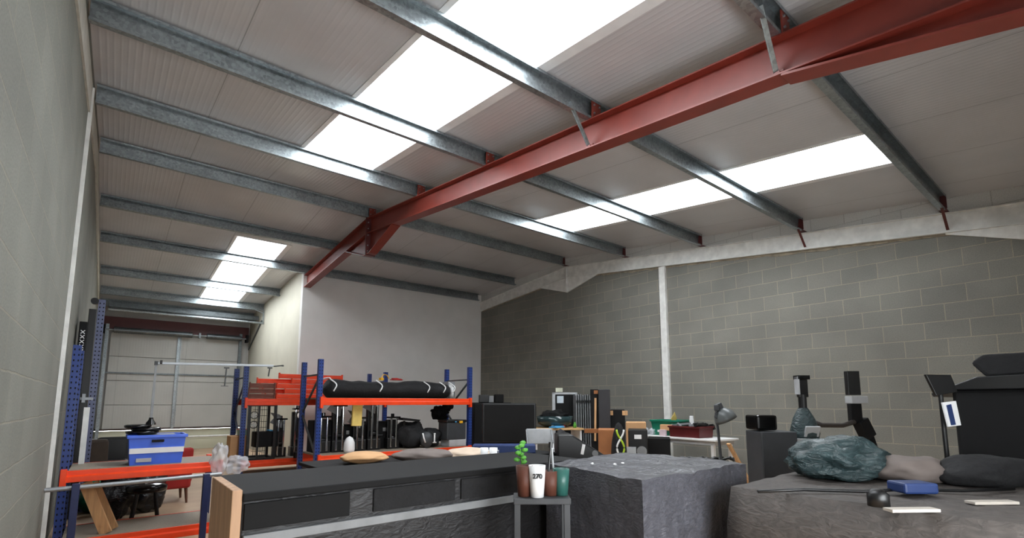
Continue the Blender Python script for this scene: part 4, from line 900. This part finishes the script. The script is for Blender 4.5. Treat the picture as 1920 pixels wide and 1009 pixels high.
# leaning monitor / dark panels behind wrapped block
a = at_w(1050, 808, 5.7); b_ = at_w(1098, 862, 5.7)
mb = MB(); d0 = b_-a; e = a+d0*((a.z-.02)/(a.z-b_.z)); mb.bar(a, e, .34, .06); tag(mb.build('leaning_board', CHARC, bevel=.008), 'charcoal board leaning diagonally behind the wrapped load', 'board')
a = at_w(1112, 850, 5.0); t = thing('equipment_case', 'black equipment case with white tag sloping behind wrapped load', 'case', (a.x, a.y, 0), -YAW)
mb = MB(); mb.prism([(-.35, 0), (.38, 0), (.38, .62), (-.2, .98), (-.35, .98)], 'Y', 0, .4); mb.build('body', BLACK, t, .015); MB().box(-.1, -.006, .84, .03, .008, .1, 0, 0, .2).build('tag', WHITE, t); MB().tube((.02, -.01, .8), (.02, .0, .8), .03).build('lens', GREY, t)
a = at_w(1018, 838, 6.4); t = thing('folding_chair', 'white-framed folding chair with black seat behind the pots', 'chair', (a.x, a.y, 0), -YAW+.2)
MB().box(0, 0, .47, .36, .34, .04).build('seat', BLACK, t, .01); MB().box(0, .19, .86, .34, .03, .2, 0, -.15).build('backrest', LGREY, t, .01)
for s in (-1, 1):
    mb = MB(); mb.path([(s*.17, -.2, 0), (s*.17, 0, .45), (s*.17, .19, .95)], .012); mb.build('leg', ALU, t); mb = MB(); mb.path([(s*.15, .22, 0), (s*.15, -.1, .45)], .012); mb.build('leg', ALU, t)

# wrapped pallet load
ZW = .92
c0 = at_z(1204, 903, ZW); c1 = at_z(1397, 868, ZW)
dv = (c1-c0).normalized(); nv = Vector((-dv.y, dv.x, 0)); Wd = (c1-c0).length; Dd = .92
aw = math.atan2(dv.y, dv.x)
pl = thing('wrapped_pallet_load', 'square pallet load under shiny grey stretch wrap', 'pallet load', (c0.x, c0.y, 0), aw)
mb = MB(); nx, ny = 18, 14
# wrapped block with softly puckered top and sides
def surf(u, v, side):
    return 0
sk = .26   # far-left corner sits inward: the load is not square
def wp(u, v, z):
    x = u*Wd+sk*v*(1-u)*.6; y = v*Dd*(1-.12*(1-u)) if v > 0 else 0
    nn = .012*noise.noise(Vector((x*5, y*5, z*5)))+.006*noise.noise(Vector((x*17, y*17, z*9)))
    return (x+nn, y+nn, z+(nn if z > .2 else 0))
def grid(fn, nu, nv_):
    G = [[mb.b.verts.new(fn(i/nu, j/nv_)) for j in range(nv_+1)] for i in range(nu+1)]
    for i in range(nu):
        for j in range(nv_): mb.b.faces.new((G[i][j], G[i+1][j], G[i+1][j+1], G[i][j+1]))
grid(lambda a, b: wp(a, b, ZW), 30, 24); grid(lambda a, b: wp(a, 0, .14+(ZW-.14)*b), 30, 24); grid(lambda a, b: wp(a, 1, .14+(ZW-.14)*b), 12, 12)
grid(lambda a, b: wp(0, a, .14+(ZW-.14)*b), 24, 24); grid(lambda a, b: wp(1, a, .14+(ZW-.14)*b), 24, 24)
bmesh.ops.remove_doubles(mb.b, verts=mb.b.verts, dist=.002)
mb.build('stretch_wrap', WRAP, pl, smooth=False)
mb = MB()
for y in (.06, Dd/2, Dd-.1): mb.boxr((.02, y-.05, .0), (Wd-.02, y+.05, .1))
mb.boxr((.02, 0.02, .1), (Wd-.02, Dd-.04, .14)); mb.build('pallet', PLY, pl)
for k, (u, v) in enumerate([(.28, .62), (.35, .5), (.42, .5)]):
    mb = MB(); mb.blob((0, 0, .006), (.012, .009, .006), .2, 2, k, 2); o = mb.build('white_scrap', WHITE, smooth=True)
    tag(o, 'tiny white scrap on top of wrapped load, %s of three' % ['leftmost', 'middle', 'rightmost'][k], 'scrap', 'white scraps on the wrapped load'); o.location = tuple(c0+dv*(u*Wd)+nv*(v*Dd)+Vector((0, 0, ZW+.006 - c0.z+c0.z - ZW))) ; o.location.z = ZW+.003
# right hand: taupe-covered table with clutter
tt = thing('covered_table', 'large table under creased taupe cloth at the right foreground', 'table', (2.6, -.42, 0), 0)
mb = MB()
def cl(x, y):
    return .86+.012*noise.noise(Vector((x*3, y*3, 2)))+.006*noise.noise(Vector((x*9, y*9, 1)))
TX, TY = 1.42, 1.78
nu, nvv = 50, 26
G = [[mb.b.verts.new((i/nu*TX, j/nvv*TY, cl(i/nu*TX, j/nvv*TY))) for j in range(nvv+1)] for i in range(nu+1)]
for i in range(nu):
    for j in range(nvv): mb.b.faces.new((G[i][j], G[i+1][j], G[i+1][j+1], G[i][j+1]))
edge = [(i, 0) for i in range(nu+1)]+[(nu, j) for j in range(1, nvv+1)]+[(i, nvv) for i in range(nu-1, -1, -1)]+[(0, j) for j in range(nvv-1, 0, -1)]
prev = [G[i][j] for i, j in edge]
for s in range(1, 5):
    cur = []
    for k, (i, j) in enumerate(edge):
        x, y = i/nu*TX, j/nvv*TY; ox = (-1 if i == 0 else (1 if i == nu else 0)); oy = (-1 if j == 0 else (1 if j == nvv else 0))
        q = .02+.03*math.sin(k*.55)*s/4; cur.append(mb.b.verts.new((x+ox*q, y+oy*q, .86-s*.19)))
    for k in range(len(edge)): mb.b.faces.new((prev[k], prev[(k+1) % len(edge)], cur[(k+1) % len(edge)], cur[k]))
    prev = cur
mb.build('cloth', BCLOTH, tt, smooth=True)
mb = MB(); mb.boxr((.02, .02, .80), (TX-.02, TY-.02, .835)); mb.build('tabletop', PLY, tt)
for x in (.08, TX-.08):
    for y in (.08, TY-.08): MB().box(x, y, .4, .05, .05, .8).build('leg', DGREY, tt)
def put(o, px_, w_, z=None, rz=0):
    q = at_w(px_, 860, w_); o.location = (q.x, q.y, .872 if z is None else z); o.rotation_euler.z = -YAW+rz; return o
# teal bag heap
mb = MB(); mb.blob((0, 0, .09), (.26, .2, .13), .22, 2.3, 61, 4, -.1); put(tag(mb.build('teal_bag', TEAL, smooth=True), 'crumpled dark teal plastic bag on the taupe table', 'bag'), 1572, 3.0)
mb = MB(); mb.blob((0, 0, .05), (.2, .16, .08), .12, 1.6, 64, 4, -.055); put(tag(mb.build('beige_bundle', MAUVE, smooth=True), 'beige cloth bundle right of teal bag on taupe table', 'cloth bundle'), 1705, 2.85)
mb = MB(); mb.blob((0, 0, .05), (.27, .18, .1), .12, 1.4, 66, 4, -.055); put(tag(mb.build('charcoal_coat', BLACKF, smooth=True), 'charcoal coat heaped towards the right end of the taupe table', 'coat'), 1840, 2.75)
mb = MB(); mb.box(0, 0, .025, .16, .12, .05); put(tag(mb.build('blue_tin', NAVY, bevel=.01), 'small dark blue tin in front of beige bundle', 'tin'), 1705, 2.45)
for k, (px_, w_, l) in enumerate([(1700, 2.05, 'left'), (1850, 2.2, 'right')]):
    mb = MB(); mb.box(0, 0, .006, .2, .05, .012); put(tag(mb.build('pale_strip', mat('pale_board', (172, 164, 154), .6), bevel=.002), 'pale flat strip near front of taupe table, '+l, 'strip', 'pale strips on the taupe table'), px_, w_, .868, .05)
mb = MB(); mb.path([(-.6, 0, 0), (-.35, .05, .0), (-.1, .0, 0), (.15, .06, 0), (.4, .02, 0), (.7, .07, 0)], .008, 8); put(tag(mb.build('black_cable', BLACK, smooth=True), 'black cable snaking over the taupe cloth', 'cable'), 1650, 2.45, .876)
mb = MB(); mb.lathe([(0, 0), (.04, 0), (.04, .05), (.02, .07), (0, .07)], n=18); put(tag(mb.build('black_castor', BLACK, smooth=True), 'small round black knob on near edge of taupe table', 'knob'), 1640, 2.15, .868)

# standing equipment behind taupe table
def floor_at(px_, w_): q = at_w(px_, 800, w_); return (q.x, q.y, 0)
def zz(py_, w_, px_=1600): return at_w(px_, py_, w_).z
w_ = 4.6
t = thing('grey_pedestal', 'grey pedestal cabinet with a black box head beside block wall', 'cabinet', floor_at(1444, w_), -YAW)
MB().boxr((-.16, -.15, 0), (.16, .15, zz(808, w_, 1448))).build('cabinet', DGREY, t, .01)
MB().boxr((-.165, -.1, zz(806, w_, 1448)), (.02, .14, zz(778, w_, 1448))).build('black_head', BLACKG, t, .02)
w_ = 4.6; b0 = floor_at(1508, w_)
t = thing('hooded_stand', 'black post with teal hood and white panel, left of the crossbar', 'stand', b0, -YAW)
Z = lambda y: zz(y, w_, 1508)
MB().boxr((-.035, -.02, Z(745)), (.05, .03, Z(712))).build('head', BLACK, t, .006)
MB().boxr((-.05, -.03, Z(712)), (.07, .04, Z(704))).build('cap', BLACKG, t, .004)
MB().boxr((-.05, -.03, Z(740)), (-.03, .03, Z(706))).build('pale_side', LGREY, t, .003)
mb = MB(); mb.tube((0, 0, Z(775)), (0, 0, Z(740)), .035, 14); mb.build('neck', BLACK, t)
mb = MB(); mb.lathe([(.04, Z(765)), (.09, Z(785)), (.125, Z(812)), (.11, Z(822)), (0, Z(822))], n=20); mb.build('hood', TEAL, t, smooth=True)
mb = MB(); mb.box(.0, -.115, Z(808), .13, .02, .1, 0, .4); mb.build('white_panel', LGREY, t, .004)
mb = MB(); mb.boxr((-.03, -.04, .02), (.05, .05, Z(820))); mb.build('column', BLACK, t, .006); MB().boxr((-.09, -.12, 0), (.12, .16, .03)).build('base', BLACK, t, .008)
mb = MB(); mb.boxr((-.14, -.12, Z(828)), (.13, .1, Z(821))); mb.build('tray', LGREY, t, .003)
b1 = floor_at(1605, w_)
t = thing('monitor_post', 'tall black slab-headed post with white collar, right of the crossbar', 'stand', b1, -YAW)
MB().boxr((-.055, -.02, zz(741, w_)), (.06, .03, zz(696, w_))).build('head', BLACK, t, .005)
MB().boxr((-.05, -.05, zz(757, w_)), (.1, .05, zz(743, w_))).build('collar', LGREY, t, .006)
MB().boxr((-.05, -.03, zz(792, w_)), (.05, .03, zz(757, w_))).build('neck', BLACKM, t, .006)
mb = MB(); mb.bar((.04, 0, zz(788, w_)), (.12, .02, zz(820, w_)), .09, .11); mb.bar((.11, .02, zz(815, w_)), (.17, .02, zz(860, w_)), .07, .07); mb.bar((.17, .02, zz(860, w_)), (.2, .02, .03), .06, .06); mb.build('bent_leg', BLACKM, t, .006)
MB().boxr((-.1, -.18, 0), (.32, .18, .03)).build('base', BLACK, t, .008)
t = thing('crossbar', 'slightly sagging dark bar linking the two black-headed posts', 'bar', (b0[0], b0[1], 0), -YAW)
Lx = (Vector(b1)-Vector(b0)).length; mb = MB(); zc = zz(795, w_)
mb.path([(.05, -.03, zc+.03), (Lx*.3, -.03, zc-.01), (Lx*.7, -.03, zc-.012), (Lx-.03, -.03, zc+.02)], .022, 10); mb.build('bar_tube', mat('dark_brown_metal', (52, 46, 42), .5), t, smooth=True)
# right: tablet on arm, blue/white tag, large black cabinet
w_ = 2.95; b2_ = floor_at(1778, w_); t = thing('tablet_stand', 'tilted black tablet on slim stand with blue and white tag', 'tablet stand', (b2_[0], b2_[1], .872), -YAW)
Z = lambda y: zz(y, w_, 1778)-.872
mb = MB(); mb.prism([(-.10, Z(702)), (.05, Z(703)), (.08, Z(735)), (-.05, Z(742))], 'Y', 0, .02); mb.build('tablet', BLACK, t, .003)
mb = MB(); mb.tube((0, .03, .02), (0, .03, Z(735)), .012); mb.build('pole', BLACK, t); MB().boxr((-.1, -.08, 0), (.1, .14, .02)).build('base', BLACK, t, .006)
mb = MB(); mb.prism([(-.045, Z(755)), (0.035, Z(752)), (.05, Z(797)), (-.025, Z(800))], 'Y', -.03, -.02); tg = mb.build('tag', WHITE, t)
mb = MB(); mb.prism([(-.025, Z(760)), (.0, Z(758)), (.015, Z(796)), (-.01, Z(797))], 'Y', -.036, -.03); mb.build('tag_band', NAVY, tg)
t = thing('black_cabinet', 'big black padded cabinet with sloping lid filling the right edge', 'cabinet', (4.22, -.5, 0))
mb = MB(); mb.boxr((0, 0, 0), (.75, 1.2, 1.38)); mb.build('body', BLACKM, t, .02)
mb = MB(); mb.prism([(1.30, 1.36), (1.07, 1.46), (0, 1.50), (0, 1.38), (1.2, 1.38), (1.29, 1.335)], 'X', -.03, .78); mb.build('sloping_lid', BLACK, t, .006)
mb = MB(); mb.prism([(.02, 1.49), (1.03, 1.455), (1.1, 1.55), (1.04, 1.6), (.02, 1.6)], 'X', .02, .7); mb.build('top_cushion', BLACKF, t, .02)

# ------------------------------------------------------------------ light
w = bpy.data.worlds.new('world'); S.world = w; w.use_nodes = True
bg = w.node_tree.nodes['Background']; bg.inputs[0].default_value = (.93, .97, 1, 1); bg.inputs[1].default_value = 10
S.view_settings.view_transform = 'Standard'; S.view_settings.look = 'None'; S.view_settings.gamma = 1; S.view_settings.exposure = 0.92
S.cycles.max_bounces = 10; S.cycles.diffuse_bounces = 6; S.cycles.transparent_max_bounces = 12
